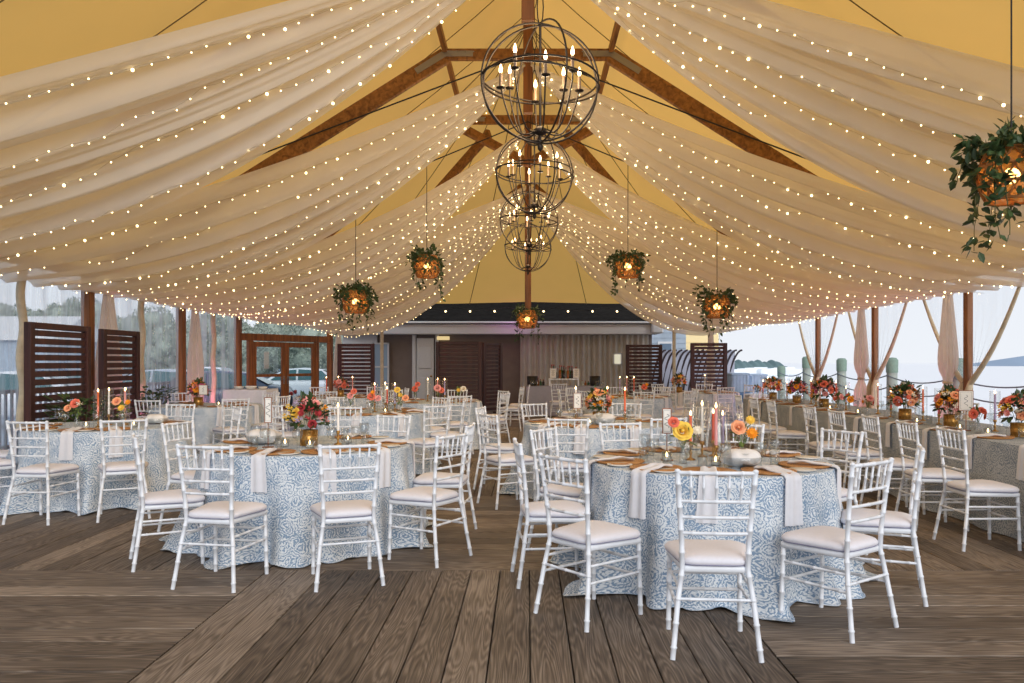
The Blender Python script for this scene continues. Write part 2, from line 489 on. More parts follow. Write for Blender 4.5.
# ------------------------------------------------------------------ floor: basket-weave deck boards
XE = [-7.92, -4.87, -1.82, 1.23, 4.28, 7.33, 8.7]
YE = [-3.58, -.53, 2.52, 5.57, 8.62, 11.67, 14.72, 17.77, 20.82, 23.87, 26.9]
fl = MB(); brd = []
rf = random.Random(3)
for i in range(len(XE) - 1):
    for j in range(len(YE) - 1):
        x0, x1, y0, y1 = XE[i], XE[i + 1], YE[j], YE[j + 1]
        # centre column is i==2; row 5.57..8.62 is j==3: centre across there
        across = ((i + j) % 2 == 1)
        L0, L1, W0, W1 = (x0, x1, y0, y1) if across else (y0, y1, x0, x1)
        n = max(1, round((W1 - W0) / .2033)); wd = (W1 - W0) / n
        for k in range(n):
            a, b = W0 + k * wd + .0035, W0 + (k + 1) * wd - .0035
            L0b, L1b = L0 + .003, L1 - .003
            z = rf.uniform(-.003, .0)
            q = (lambda l, w_, z_: (l, w_, z_)) if across else (lambda l, w_, z_: (w_, l, z_))
            vs = [q(L0b, a, z - .04), q(L1b, a, z - .04), q(L1b, b, z - .04), q(L0b, b, z - .04),
                  q(L0b, a, z - .004), q(L1b, a, z - .004), q(L1b, b, z - .004), q(L0b, b, z - .004),
                  q(L0b, a + .004, z), q(L1b, a + .004, z), q(L1b, b - .004, z), q(L0b, b - .004, z)]
            n0 = len(fl.f)
            fs = [(8, 9, 10, 11), (4, 5, 9, 8), (5, 6, 10, 9), (6, 7, 11, 10), (7, 4, 8, 11), (0, 1, 5, 4), (1, 2, 6, 5), (2, 3, 7, 6), (3, 0, 4, 7)]
            if not across: fs = [tuple(reversed(f)) for f in fs]
            fl.add(vs, fs)
            ou, ov = rf.uniform(0, 60), rf.uniform(0, 60)
            val = rf.random()
            for fi in range(n0, len(fl.f)):
                base = fl.f[fi]; uvs = []
                for vi in base:
                    p = fl.v[vi]; l, ww = (p[0], p[1]) if across else (p[1], p[0])
                    uvs.append((l + ou, ww + ov))
                fl.uv[fi] = uvs; brd.append(val)
floor = struct('floor', fl, M['deck'], label='weathered brown wooden deck boards laid in a basket weave')
att = floor.data.attributes.new('board', 'FLOAT', 'FACE'); att.data.foreach_set('value', brd)
mb = MB(); mb.box((.4, 11.65, -.35), (17, 30.6, .5)); struct('floor_substructure', mb, M['black'])

# ------------------------------------------------------------------ tent frame
WX = 6.9
YP = [9.13, 12.48, 15.83, 18.94]
RZ = 8.2
P1 = (5.4, 21.7); P2 = (4.35, 23.7)
trim_n = [0]
def trim(mb, mat, label=None, parent=None):
    trim_n[0] += 1
    return struct('trim_%d' % trim_n[0], mb, mat, parent, label)
EZ = 2.95
posts = []
for sd in (-1, 1):
    for y in [5.78] + YP:
        posts.append((sd * WX, y, EZ))
    posts.append((sd * P1[0] if sd < 0 else 5.02, P1[1] + (.25 if sd > 0 else 0), 3.0))
for (x, y, z) in posts:
    pw = .14 if x < 0 else .10
    mb = MB(); mb.box((0, 0, z / 2), (pw, pw + .02, z), b=.01)
    o = trim(mb, M['post_wood'], 'brown wooden tent post'); o.location = (x, y, 0)
for sd in (-1, 1):
    mb = MB(); mb.box((0, 0, 1.6), (.09, .09, 3.2), b=.01)
    o = trim(mb, M['hem'], 'pale post at the rear corner of the tent'); o.location = (sd * P2[0], P2[1], 0)
# collar beams, king posts, rafters, purlins
for k, y in enumerate([9.13, 12.48, 15.83]):
    mb = MB(); mb.bar((-1.32, y, 6.27), (1.32, y, 6.27), .10, .17, bev=.01)
    b = trim(mb, M['beam_wood'], 'wooden collar beam across the tent ridge')
    for sd in (-1, 1):
        mb = MB()
        mb.bar((sd * .86, y - .056, 6.27), (sd * 1.3, y - .056, 6.27), .008, .09)
        mb.bar((sd * 1.3, y - .062, 6.27), (sd * 1.75, y - .062, 5.99), .008, .10)
        for q in (.85, .97, 1.09, 1.2):
            mb.ball((sd * q, y - .064, 6.27 + (.03 if q * 100 % 2 else -.02)), .013, 6, 4)
        mb.obj('bracket', M['plate_steel'], b)
        mb = MB(); mb.bar((sd * 1.3, y, 6.25), (sd * WX, y, 2.72), .11, .24, bev=.01)
        trim(mb, M['beam_wood'], 'wooden rafter running down to a side post')
    mb = MB(); mb.box((0, 0, 0), (.15, .15, RZ - 5.35), b=.01)
    o = trim(mb, M['post_wood'], 'wooden king post hanging from the ridge'); o.location = (0, y, (RZ + 5.35) / 2)
yk = 18.94
mb = MB(); mb.box((0, 0, 0), (.15, .15, 5.1), b=.01)
o = trim(mb, M['post_wood'], 'long wooden king post at the rear of the tent'); o.location = (0, yk, 7.6 - 2.55)
for sd in (-1, 1):
    mb = MB(); mb.bar((sd * 1.3, 2.9, 6.35), (sd * 1.3, 15.83, 6.35), .07, .12)
    trim(mb, M['beam_wood'], 'thin wooden purlin along the tent')
    ends = [(WX, 18.94, 2.72), (P1[0], P1[1], 2.8), (P2[0], P2[1], 3.1)]
    for kk, (a, b_) in enumerate((((sd * 1.3, 15.83, 6.25), ends[0]), ((sd * .8, 16.5, 6.2), ends[1]), ((sd * .15, 18.94, 5.6), ends[2]))):
        mb = MB(); mb.bar(a, (sd * b_[0], b_[1], b_[2]), .1, .2, bev=.01)
        trim(mb, M['beam_wood'], 'wooden rafter fanning out to the rear of the tent')
    mb = MB(); mb.bar((sd * 1.3, 15.83, 6.1), (0, 17.2, 5.75), .1, .18, bev=.01)
    trim(mb, M['beam_wood'])
for y, za, zb in ((9.13, 6.62, 4.62), (12.48, 6.25, 3.6), (15.83, 6.2, 3.3)):
    for sd in (-1, 1):
        mb = MB(); mb.tube([(0, y - .12, za), (sd * 7.0, y - .12, zb)], .012, 6)
        trim(mb, M['cable'], 'black steel cable under the canvas')
for sd in (-1, 1):
    mb = MB()
    pts = [(sd * WX, 3.2, 2.85), (sd * WX, 18.94, 2.85), (sd * P1[0], P1[1], 2.9), (sd * P2[0], P2[1], 3.15)]
    for a, b_ in zip(pts, pts[1:]): mb.bar(a, b_, .1, .14)
    trim(mb, M['post_wood'], 'wooden eave beam along the side of the tent')

# canvas: straight part and rear apse
mb = MB()
def canvas_z(ax, yy):
    t = ax / 7.15
    return RZ + (2.98 - RZ) * t - .35 * 4 * t * (1 - t) * (1 - .5 * t)
mb.grid(lambda u, v: ((2 * u - 1) * 7.15, 3.0 + 12.83 * v, canvas_z(abs(2 * u - 1) * 7.15, 0) - .10 * math.sin(PI * ((v * 12.83 + .5) / 3.35 % 1)) * (abs(2 * u - 1))), 48, 32)
rim = [(7.15, 15.83, 2.98), (7.15, 17.4, 2.98), (7.1, 18.94, 2.98), (6.4, 20.4, 3.02), (5.6, 21.8, 3.08), (4.5, 23.9, 3.22), (2.3, 24.1, 3.22), (0, 24.15, 3.28)]
rim = rim + [(-x, y, z) for (x, y, z) in reversed(rim[:-1])]
def apse(u, v):
    f = u * (len(rim) - 1); i = min(int(f), len(rim) - 2); q = f - i
    R = Vector(rim[i]).lerp(Vector(rim[i + 1]), q)
    A = Vector((0, 15.83, RZ))
    p = A.lerp(R, v)
    p.z -= .35 * 4 * v * (1 - v) * (1 - .5 * v)
    return p
mb.grid(apse, 56, 16)
struct('ceiling', mb, M['canvas'], label='white sailcloth canvas roof, coloured yellow for the warm light')
# seams on the canvas (part of the canvas)
ms = MB()
for sd in (-1, 1):
    for yy in [3.5 + 1.675 * k for k in range(8)]:
        ms.tube([(sd * 7.15 * t, yy, canvas_z(7.15 * t, 0) - .06 - .1 * math.sin(PI * ((yy - 3 + .5) / 3.35 % 1)) * t) for t in [q / 8 for q in range(9)]], .008, 4)
for u in (.12, .22, .3, .38, .445, .555, .62, .7, .78, .88):
    ms.tube([apse(u, v) + Vector((0, 0, -.03)) for v in [q / 10 for q in range(11)]], .010, 4)
ms.obj('canvas_seam', simple('seam', srgb(120, 96, 56), .8), bpy.data.objects['ceiling'])

# ------------------------------------------------------------------ side walls of clear film
win_n = [0]
def window(parts, label):
    win_n[0] += 1
    r = tag(link('window_%d' % win_n[0], None), label, 'window'); r['kind'] = 'structure'; del r['category']
    for nm, mb, mt in parts: mb.obj(nm, mt, r)
    return r
ys = [2.4, 5.78] + YP
names = ['nearest', 'second', 'third', 'fourth', 'rearmost']
for a, b in zip(ys, ys[1:]):
    # left: closed clear film with a wavy pale seam at mid-bay
    ym = (a + b) / 2
    mb = MB()
    for (p, q) in ((a, ym), (ym, b)):
        mb.grid(lambda u, v: (-WX + .02 * math.sin(u * 23 + v * 3), p + (q - p) * u, 2.9 * v), 24, 6)
    s = MB(); s.tube([(-WX + .03, ym + .035 * math.sin(z * 7.3) , z) for z in [k * .1 for k in range(30)]], .055, 8)
    window([('film', mb, M['film']), ('seam', s, M['hem'])], 'clear vinyl tent wall panel on the left with a wavy pale seam')

def tieback(y_top, y_post, xw, sd):
    # a clear panel gathered back from the middle of the bay to its post
    zt, zm = 2.62, 1.12
    film = MB(); hem = MB()
    def edge(v):
        p = Vector((sd * WX, y_top, 2.85)).lerp(Vector((sd * WX, y_post, zm)), v)
        p.z -= .18 * math.sin(PI * v) ; return p
    film.grid(lambda u, v: edge(v).lerp(Vector((sd * WX, y_post, 2.85 - (2.85 - zm) * v)), u) + Vector((sd * .03 * math.sin(u * 30) * v, 0, 0)), 16, 10)
    pts = [edge(k / 10) + Vector((-sd * .02, 0, 0)) for k in range(11)]
    hem.tube(pts, [.022 + .022 * k / 10 for k in range(11)], 8)
    low = [(sd * (WX - .03), y_post - .02, zm), (sd * (WX - .05), y_post + .03, .95), (sd * (WX - .04), y_post + .08, .5), (sd * (WX - .04), y_post + .1, .02)]
    hem.tube([pts[-1]] + low[1:], [.045, .06, .07, .08], 8)
    return film, hem
nm = 0
for k, (a, b) in enumerate(zip([5.78] + YP[:], YP[:] + [None])):
    if b is None: b = 22.2
    ym = (a + b) / 2
    for (yt, yp, w_) in ((ym - .12, a + .1, 'near'), (ym + .12, b - .1, 'far')):
        if yp > 19.3: continue
        f_, h_ = tieback(yt, yp, WX, 1)
        r = thing('tied_back_curtain', 'clear curtain with beige hem tied back on the %s side of the %s right-hand bay' % (w_, ['nearest', 'second', 'third', 'fourth', 'rearmost'][k]), 'curtain', group='tied back clear curtains on the water side')
        f_.obj('clear_panel', M['film_clear'], r); h_.obj('hem', M['hem'], r)

# pleated fabric curtains beside the posts
def curtain(x, y, ztop, label, wd=.42, tie=None, dy=.35, sd=1):
    mb = MB(); ph = random.uniform(0, 6)
    def fn(u, v):
        z = ztop * (1 - v)
        a = 2 * PI * u
        wv = (.35 + .65 * min(1, v * 2.2)) if tie is None else (.40 + .6 * min(1, v * 2.5)) * (1 - .62 * math.exp(-((z - tie) / .16) ** 2))
        rr = .5 * wd * wv
        rad = 1 + .22 * math.sin(7 * a + ph) + .08 * math.sin(13 * a + 2 * v)
        return (rr * .55 * math.cos(a) * rad, rr * math.sin(a) * rad, z)
    mb.grid(fn, 84, 24, closed_u=True)
    o = mb.obj('fabric_curtain', M['pink_drape'], None, (x, y, 0))
    tag(o, label, 'curtain', 'pale fabric curtains hanging beside the tent posts')
    if tie:
        t = MB(); t.tube([(wd * .13 * math.cos(q * PI / 8), wd * .23 * math.sin(q * PI / 8), tie) for q in range(16)], .022, 6, closed=True)
        t.obj('tie_cord', M['hem'], o)
    return o
for k, y in enumerate(YP[1:3]):
    for sd in (-1, 1):
        curtain(sd * (WX - .1), y + .42, 2.62, 'pale pink fabric curtain beside the %s %s side post in view' % (['nearest', 'second'][k], 'left' if sd < 0 else 'right'), (.5 if k == 0 else .42) if sd < 0 else .38, 1.12 if (sd > 0) else None, sd=sd)
curtain(-5.25, 22.05, 2.35, 'white fabric curtain at the post right of the wooden doors', .42)
curtain(5.0, 21.75, 2.6, 'pinkish fabric curtain behind the slatted screen at right rear', .34)
for (x, y, c, e) in ((-WX + .25, YP[1] + .75, (1, .25, .6), 32), (WX - .25, YP[1] + .85, (1, .25, .6), 26), (-WX + .25, YP[2] + .8, (1, .25, .6), 32), (WX - .25, YP[2] + .85, (1, .25, .6), 26), (-.45, 24.4, (.9, .3, 1), 4)):
    light('uplight', 'POINT', (x, y, .3 if abs(x) > 1 else 2.7), e, c, .06)

# door bay: from the left rear post to the apse post
A = Vector((-WX, YP[3], 0)); B = Vector((-P1[0], P1[1], 0)); L = (B - A).length
rz = math.atan2(B.y - A.y, B.x - A.x)
mb = MB(); mb.box((L / 2, 0, 2.06), (L, .12, .17), b=.01); mb.box((.36, 0, .99), (.14, .1, 1.98), b=.008); mb.box((2.62, 0, .99), (.12, .1, 1.98), b=.008)
o = struct('door_frame', mb, M['post_wood'], label='brown wooden frame around the double doors'); o.location = A; o.rotation_euler.z = rz
for k, (a, b) in enumerate(((.43, 1.49), (1.5, 2.56))):
    mb = MB(); w_ = b - a; xm = (a + b) / 2
    mb.box((a + .06, 0, .98), (.12, .05, 1.94), b=.005); mb.box((b - .06, 0, .98), (.12, .05, 1.94), b=.005)
    mb.box((xm, 0, 1.89), (w_ - .24, .05, .12), b=.005); mb.box((xm, 0, .13), (w_ - .24, .05, .22), b=.005); mb.box((xm, 0, 1.12), (w_ - .24, .05, .07), b=.005)
    dd = struct('door_%d' % (k + 1), mb, M['post_wood'], label='brown wooden glazed door leaf'); dd.location = A; dd.rotation_euler.z = rz
    g = MB(); g.box((xm, 0, 1.49), (w_ - .26, .008, .68)); g.box((xm, 0, .66), (w_ - .26, .008, .84)); g.obj('pane', M['pane'], dd)
    hb = MB(); hx = b - .06 if k == 0 else a + .06
    hb.box((hx, -.035, 1.0), (.03, .02, .2)); hb.tube([(hx, -.03, 1.02), (hx, -.08, 1.02), (hx + (-.1 if k == 0 else .1), -.08, 1.02)], .01, 6)
    hb.obj('door_handle', M['plate_steel'], dd)
    if k == 0:
        n_ = MB(); n_.box((xm - .05, .03, 1.5), (.16, .004, .42)); n_.obj('notice', M['card'], dd)
mb = MB(); mb.grid(lambda u, v: (L * u, .03, 2.15 + .75 * v), 8, 3); mb.grid(lambda u, v: (.07 + .22 * u, .03, 1.97 * v), 2, 3); mb.grid(lambda u, v: (2.68 + .42 * u, .03, 1.97 * v), 2, 3)
o = window([('film', mb, M['film_clear'])], 'clear panels above and beside the wooden doors'); o.location = A; o.rotation_euler.z = rz

# ------------------------------------------------------------------ building behind the tent
YB = 25.4
def wallbox(name, x0, x1, z0, z1, y, dpt, mat, label=None):
    mb = MB(); mb.box(((x0 + x1) / 2, y + dpt / 2, (z0 + z1) / 2), (x1 - x0, dpt, z1 - z0))
    return struct(name, mb, mat, label=label)
wallbox('wall_back', -5.9, 4.0, 0, 2.35, YB + .3, .2, M['wall_taupe'], 'taupe wall of the building behind the tent')
mb = MB(); mb.box((-.95, YB - .05, 2.5), (10.1, .5, .34), b=.02); mb.box((-.95, YB - .12, 2.70), (10.3, .7, .06), b=.01)
mb.box((4.05, YB - .2, 2.56), (.35, .8, .42), b=.04)
trim(mb, M['trim_white'], 'white fascia of the building behind the tent')
mb = MB()
mb.add([(-5.9, YB - .3, 2.74), (4.25, YB - .3, 2.74), (3.2, YB + 4.2, 3.75), (-4.6, YB + 4.2, 3.75), (-5.9, YB - .3, 2.64), (4.25, YB - .3, 2.64), (3.2, YB + 4.2, 3.6), (-4.6, YB + 4.2, 3.6)],
       [(0, 1, 2, 3), (7, 6, 5, 4), (0, 4, 5, 1), (1, 5, 6, 2), (2, 6, 7, 3), (3, 7, 4, 0)])
for k in range(18):
    q = k / 18
    mb.box((-.8, YB - .28 + q * 4.45, 2.755 + q * 1.005), (10.1 - q * 2.3, .05, .02))
struct('roof', mb, M['shingle_roof'], label='dark shingled roof of the building behind the tent')
mb = MB()
for (x0, x1) in ((-5.95, -4.85), (-3.72, -3.6), (-2.98, -2.88)):
    mb.box(((x0 + x1) / 2, YB + .22, 1.17), (x1 - x0, .16, 2.34), b=.01)
trim(mb, M['trim_white'], 'white wall trim of the building behind the tent')
mb = MB(); mb.box((-5.3, YB + .1, 1.3), (.7, .04, 1.5)); f_ = MB()
for z in (.55, 1.3, 2.05): f_.box((-4.72, YB + .12, z), (.5, .05, .05))
for x in (-4.95, -4.48): f_.box((x, YB + .12, 1.3), (.05, .05, 1.55))
g_ = MB(); g_.box((-4.72, YB + .14, 1.3), (.44, .02, 1.45))
window([('frame', f_, M['trim_white']), ('pane', g_, simple('pane_blue', srgb(150, 170, 190), .1))], 'pale window in the wall behind the tent')
mb = MB(); mb.box((-3.3, YB + .16, 1.12), (.55, .06, 2.2), b=.01)
for z in (.6, 1.6):
    mb.box((-3.3, YB + .12, z), (.4, .03, .7), b=.01)
dd = struct('door_3', mb, M['trim_white'], label='white panelled door in the building behind the tent')
mb = MB(); mb.ball((-3.1, YB + .07, 1.0), .035, 8, 6); mb.obj('door_handle', M['brass'], dd)
mb = MB(); mb.box((-2.72, YB + .15, 2.22), (.40, .08, .12), b=.01)
t_ = mb.obj('lit_sign_box', emit('sign_box', srgb(236, 208, 150), .8), None); tag(t_, 'small glowing yellowish box above the rear slatted screen', 'light')
# pleated drape wall at the bar
mb = MB(); mb.grid(lambda u, v: (-.25 + 4.1 * u, YB + .05 + .05 * math.sin(u * 150) + .03 * math.sin(u * 57 + 1), 2.34 * (1 - v)), 360, 6)
o = mb.obj('pipe_drape', M['back_drape'], None); tag(o, 'long pleated grey-cream drape hanging behind the bar', 'curtain')
g_ = MB(); g_.box((2.85, YB - .04, 1.55), (.2, .02, .3)); f_ = MB()
for z in (1.38, 1.72): f_.box((2.85, YB - .05, z), (.28, .03, .04))
for x in (2.73, 2.97): f_.box((x, YB - .05, 1.55), (.04, .03, .36))
window([('frame', f_, M['trim_white']), ('pane', g_, emit('lit_pane', srgb(236, 228, 200), .7))], 'small lit window at the right end of the rear drape')

# ------------------------------------------------------------------ slatted screens
def screen(x, y, rz, w_, h_, label, n=16):
    r = thing('slatted_screen', label, 'screen', (x, y, 0), rz, 'dark slatted privacy screens')
    fr = MB()
    for sx in (-1, 1):
        fr.box((sx * (w_ / 2 - .05), 0, h_ / 2), (.1, .09, h_), b=.008)
        fr.box((sx * (w_ / 2 - .05), 0, .02), (.12, .5, .04), b=.008)
    fr.box((0, 0, h_ - .04), (w_ - .2, .08, .08), b=.008); fr.box((0, 0, .14), (w_ - .2, .08, .08), b=.008)
    fr.obj('frame', M['screen_wood'], r)
    sl = MB(); st = (h_ - .3) / n
    for k in range(n):
        sl.box((0, 0, .22 + st * (k + .5)), (w_ - .2, .03, st * .73), b=.004)
    sl.obj('slats', M['screen_wood'], r)
    return r
screen(-6.15, 10.45, PI / 2, 1.36, 1.95, 'dark slatted wooden screen by the left wall, nearest the camera')
screen(-6.38, 12.45, PI / 2, 1.12, 1.95, 'dark slatted wooden screen by the left wall, second from the camera')
screen(-4.58, 21.2, 0, .98, 1.94, 'dark slatted screen right of the wooden doors')
screen(-1.87, 21.5, 0, 1.24, 2.0, 'wide dark slatted screen in front of the taupe rear wall')
screen(-1.0, 22.4, .9, .8, 2.0, 'dark slatted screen turned sideways left of the bar')
screen(3.38, 23.2, 0, 1.06, 1.96, 'dark slatted screen at the right end of the bar drape')
screen(4.7, 20.7, 0, .95, 1.95, 'dark slatted screen at right rear beside the water')
# ------------------------------------------------------------------ outside: water side
mb = MB(); mb.box((700, 200, -2.0), (1382, 3000, .6)); o = struct('sea', mb, M['water'], label='pale calm sea')
mb = MB(); mb.box((-700 + 4, 200, -.7), (1410, 1200, .9)); struct('ground', mb, M['asphalt'], label='grey wet car park ground')
pil = []
for k, (y, h_) in enumerate(((13.6, 1.5), (16.8, 1.52), (19.9, 1.55), (23.1, 1.55), (26.0, 1.62), (28.6, 1.3))):
    mb = MB(); mb.lathe([(.13, -2.4), (.135, 0), (.125, h_ - .35)], 14); o = mb.obj('piling', M['piling'], None, (9.1, y, 0))
    tag(o, 'round wooden dock piling with green cap, %s along the water edge' % ['nearest', 'second', 'third', 'fourth', 'fifth', 'farthest'][k], 'piling', 'dock pilings')
    c = MB(); c.lathe([(.14, h_ - .36), (.145, h_ - .05), (.1, h_ + .01), (0, h_ + .02)], 14); c.obj('cap', M['piling_cap'], o)
    pil.append(y)
pil = [10.4] + pil
for k, (a, b) in enumerate(zip(pil, pil[1:])):
    for z, nmz in ((1.12, 'upper'), (.82, 'lower')):
        mb = MB(); mb.tube([(8.98, a + (b - a) * t, z - .6 * t * (1 - t)) for t in [q / 12 for q in range(13)]], .016, 6)
        o = mb.obj('rope', M['rope'], None); tag(o, '%s grey rope sagging between dock pilings, %s span' % (nmz, ['nearest', 'second', 'third', 'fourth', 'fifth', 'sixth'][k]), 'rope', 'rope rail on the dock')
# far shores
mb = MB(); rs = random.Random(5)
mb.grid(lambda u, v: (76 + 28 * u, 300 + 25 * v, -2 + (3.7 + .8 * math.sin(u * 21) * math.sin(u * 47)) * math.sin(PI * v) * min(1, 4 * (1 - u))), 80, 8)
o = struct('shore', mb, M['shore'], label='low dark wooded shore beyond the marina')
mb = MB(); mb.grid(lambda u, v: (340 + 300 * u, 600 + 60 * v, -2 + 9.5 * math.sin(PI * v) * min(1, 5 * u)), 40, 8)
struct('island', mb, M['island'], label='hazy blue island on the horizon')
for k in range(9):
    px = 742 + k * 6.6; Y = 105 + 13 * (k % 4) + k
    r = thing('moored_boat', 'tiny white boat moored in the distant marina', 'boat', ((px - VX) / F * Y, Y, -1.7), rs.uniform(-.4, .4), 'moored boats in the distance')
    L_ = rs.uniform(5, 8); hb = MB()
    hb.add([(-L_ / 2, -1, 1.1), (-L_ / 2, 1, 1.1), (L_ * .25, 1.1, 1.2), (L_ / 2, 0, 1.5), (L_ * .25, -1.1, 1.2), (-L_ / 2, -.7, 0), (-L_ / 2, .7, 0), (L_ * .2, .7, 0), (L_ * .4, 0, 0), (L_ * .2, -.7, 0)],
           [(0, 4, 3, 2, 1), (5, 6, 7, 8, 9), (0, 1, 6, 5), (1, 2, 7, 6), (2, 3, 8, 7), (3, 4, 9, 8), (4, 0, 5, 9)])
    hb.obj('hull', M['boat'], r)
    cb = MB(); cb.box((-.2, 0, 1.7), (L_ * .4, 1.4, 1.0), b=.2); cb.obj('cabin', M['boat'], r)
# crates on the dock
for k, (x, y, z, w_, h_, mt, lb) in enumerate(((5.85, 22.2, 0, .5, .6, 'crate_dark', 'dark blue crate at the bottom of the dock stack'), (5.85, 22.2, .605, .5, .55, 'crate_blue', 'light blue crate on top of the dark blue one'),
                                   (6.4, 22.4, 0, .5, .62, 'crate_blue', 'blue crate under another beside the white cooler'), (6.4, 22.4, .625, .5, .5, 'crate_blue', 'pale blue crate topmost of the right dock stack'),
                                   (6.0, 20.9, 0, .5, .62, 'cooler', 'white cooler box standing in front of the blue crates'))):
    mb = MB(); mb.box((0, 0, h_ / 2), (w_, .6, h_), b=.03)
    for q in range(-2, 3): mb.box((q * w_ * .18, -.305, h_ * .5), (.03, .02, h_ * .8))
    mb.box((0, 0, h_ * .93), (w_ + .02, .62, .05), b=.01)
    o = mb.obj('storage_crate' if mt != 'cooler' else 'cooler_box', M[mt], None, (x, y, z)); tag(o, lb, 'box')
# curved rib racks (light hull with dark ribs) behind the right screens
r = thing('ribbed_rack', 'curved light panels with dark ribs between the two right rear screens', 'rack', (5.4, 26.5, 0))
mb = MB(); mb.grid(lambda u, v: (-1.15 + 2.6 * u, .35 - .5 * math.sin(v * PI / 2), 1.85 * v), 10, 10); mb.obj('panel', M['hull_light'], r)
mb = MB()
for k in range(15):
    x = -1.3 + .18 * k
    mb.tube([(x + .45 * (1 - math.cos(v * PI / 2)) , .27 - .5 * math.sin(v * PI / 2), 1.85 * math.sin(v * PI / 2 * 1.0)) for v in [q / 10 for q in range(11)]], .032, 6)
mb.obj('rib', M['dark_rib'], r)
# neighbouring buildings
r = thing('siding_house', 'grey clapboard house corner beside the rear drape', 'building', (5.2, 31, 0))
mb = MB(); mb.box((0, 2, 1.9), (1.9, 4, 3.8))
for k in range(18): mb.box((0, -.01, .2 + k * .2), (1.92, .03, .02))
mb.obj('wall', M['grey_siding'], r)
mb = MB(); mb.box((.15, -.02, 1.8), (.6, .05, .9)); f_ = mb.obj('window_frame', M['trim_white'], r); mb = MB(); mb.box((.15, -.06, 1.8), (.46, .03, .74)); mb.obj('pane', simple('pane_dark', srgb(90, 110, 130), .1), f_)
r = thing('cream_shed', 'cream sided building seen past the right rear screens', 'building', (7.3, 38, 0))
mb = MB(); mb.box((0, 2, 1.4), (3.6, 4, 2.8)); mb.add([(-1.8, 0, 2.8), (1.8, 0, 2.4), (1.8, 4, 2.4), (-1.8, 4, 2.8), (-1.8, 2, 3.4), (1.8, 2, 2.9)], [(0, 1, 5, 4), (4, 5, 2, 3)])
for k in range(12): mb.box((0, -.01, .2 + k * .2), (3.62, .02, .015))
mb.obj('wall', M['cream_siding'], r)

# ------------------------------------------------------------------ outside: car park side
def car_mesh_parts(mat):
    body = MB()
    prof = [(-2.25, .35, .55), (-2.25, .35, .75), (-1.7, .35, .95)]
    # cross-sections along the length (x): (x, zlow, zbelt, zroof, half width)
    sec = [(-2.3, .45, .62, .62, .70), (-2.2, .30, .78, .80, .84), (-1.55, .25, .92, .96, .90), (-1.25, .25, .93, 1.0, .90), (-.55, .25, .94, 1.42, .90), (.2, .25, .95, 1.47, .90),
           (.95, .25, .95, 1.40, .90), (1.6, .25, .96, 1.05, .90), (2.1, .28, .92, .96, .86), (2.28, .4, .7, .72, .76)]
    n = 12
    vs = []
    for (x, zl, zb, zr, hw) in sec:
        tw = hw * (.72 if zr > 1.2 else .93)
        ring = [(hw * .8, zl), (hw, zl + .12), (hw, zb - .05), (hw * .97, zb), (tw, zr - .04), (tw * .8, zr), (-tw * .8, zr), (-tw, zr - .04), (-hw * .97, zb), (-hw, zb - .05), (-hw, zl + .12), (-hw * .8, zl)]
        vs += [(x, a, b) for a, b in ring]
    fs = []
    for i in range(len(sec) - 1):
        for k in range(n):
            fs.append((i * n + k, i * n + (k + 1) % n, (i + 1) * n + (k + 1) % n, (i + 1) * n + k))
    fs.append(tuple(range(n - 1, -1, -1))); fs.append(tuple((len(sec) - 1) * n + k for k in range(n)))
    body.add(vs, [tuple(reversed(f)) for f in fs], True)
    gl = MB()
    for sy in (-1, 1):
        y1, y2 = sy * .905, sy * .70
        gl.add([(-1.05, y1 - sy * .01, .97), (-.05, y1 - sy * .01, .98), (-.05, y2 * 1.0, 1.40), (-.55, y2, 1.36)], [(0, 1, 2, 3)])
        gl.add([(.03, y1 - sy * .01, .98), (1.35, y1 - sy * .01, .98), (.95, y2, 1.35), (.03, y2, 1.41)], [(0, 1, 2, 3)])
    gl.add([(-1.28, -.75, 1.02), (-1.28, .75, 1.02), (-.58, .6, 1.43), (-.58, -.6, 1.43)], [(0, 1, 2, 3)])
    gl.add([(1.62, -.75, 1.08), (1.62, .75, 1.08), (.98, .6, 1.42), (.98, -.6, 1.42)], [(0, 1, 2, 3)])
    for v in range(len(gl.v)): pass
    wh = MB(); wh.lathe([(.0, -.1), (.28, -.1), (.33, -.06), (.33, .06), (.28, .1), (0, .1)], 18, M=Matrix.Rotation(PI / 2, 4, 'X'))
    rm = MB(); rm.lathe([(0, -.105), (.19, -.105), (.19, .105), (0, .105)], 12, M=Matrix.Rotation(PI / 2, 4, 'X'))
    lt = MB()
    for sy in (-1, 1): lt.box((-2.24, sy * .6, .72), (.08, .3, .1), b=.02); lt.box((2.24, sy * .62, .8), (.08, .26, .12), b=.02)
    return body, gl, wh, rm, lt
CP = car_mesh_parts(None)
CG = CP[1].mesh('car_window', M['car_glass']); CW = CP[2].mesh('wheel', M['tyre']); CR = CP[3].mesh('rim', M['rim']); CL = CP[4].mesh('car_light', M['foil'])
for (px, Y, rz, mt, lb) in ((300, 33, 1.35 * 0 + .15, 'car_white', 'white car parked outside the wooden doors'), (160, 27, .1, 'car_silver', 'silver car parked outside the left wall between two seams'),
                            (205, 40, .05, 'car_white', 'white car parked farther off left of the doors'), (60, 30, .1, 'car_blue', 'dark blue car parked behind the left slatted screens'),
                            (213, 23, .2, 'car_blue', 'dark blue car parked beside the left rear post'), (8, 21, .3, 'car_white', 'white car at the left edge of the car park')):
    bm_ = CP[0].mesh('car_body', M[mt])
    r = thing('parked_car', lb, 'car', ((px - VX) / F * Y, Y, -.25), rz, 'cars parked outside')
    link('car_body', bm_, r); link('car_window', CG, r); link('car_light', CL, r)
    for sx in (-1.4, 1.38):
        for sy in (-.82, .82):
            q = link('wheel', CW, r, (sx, sy, .33)); link('rim', CR, q)
tm = []
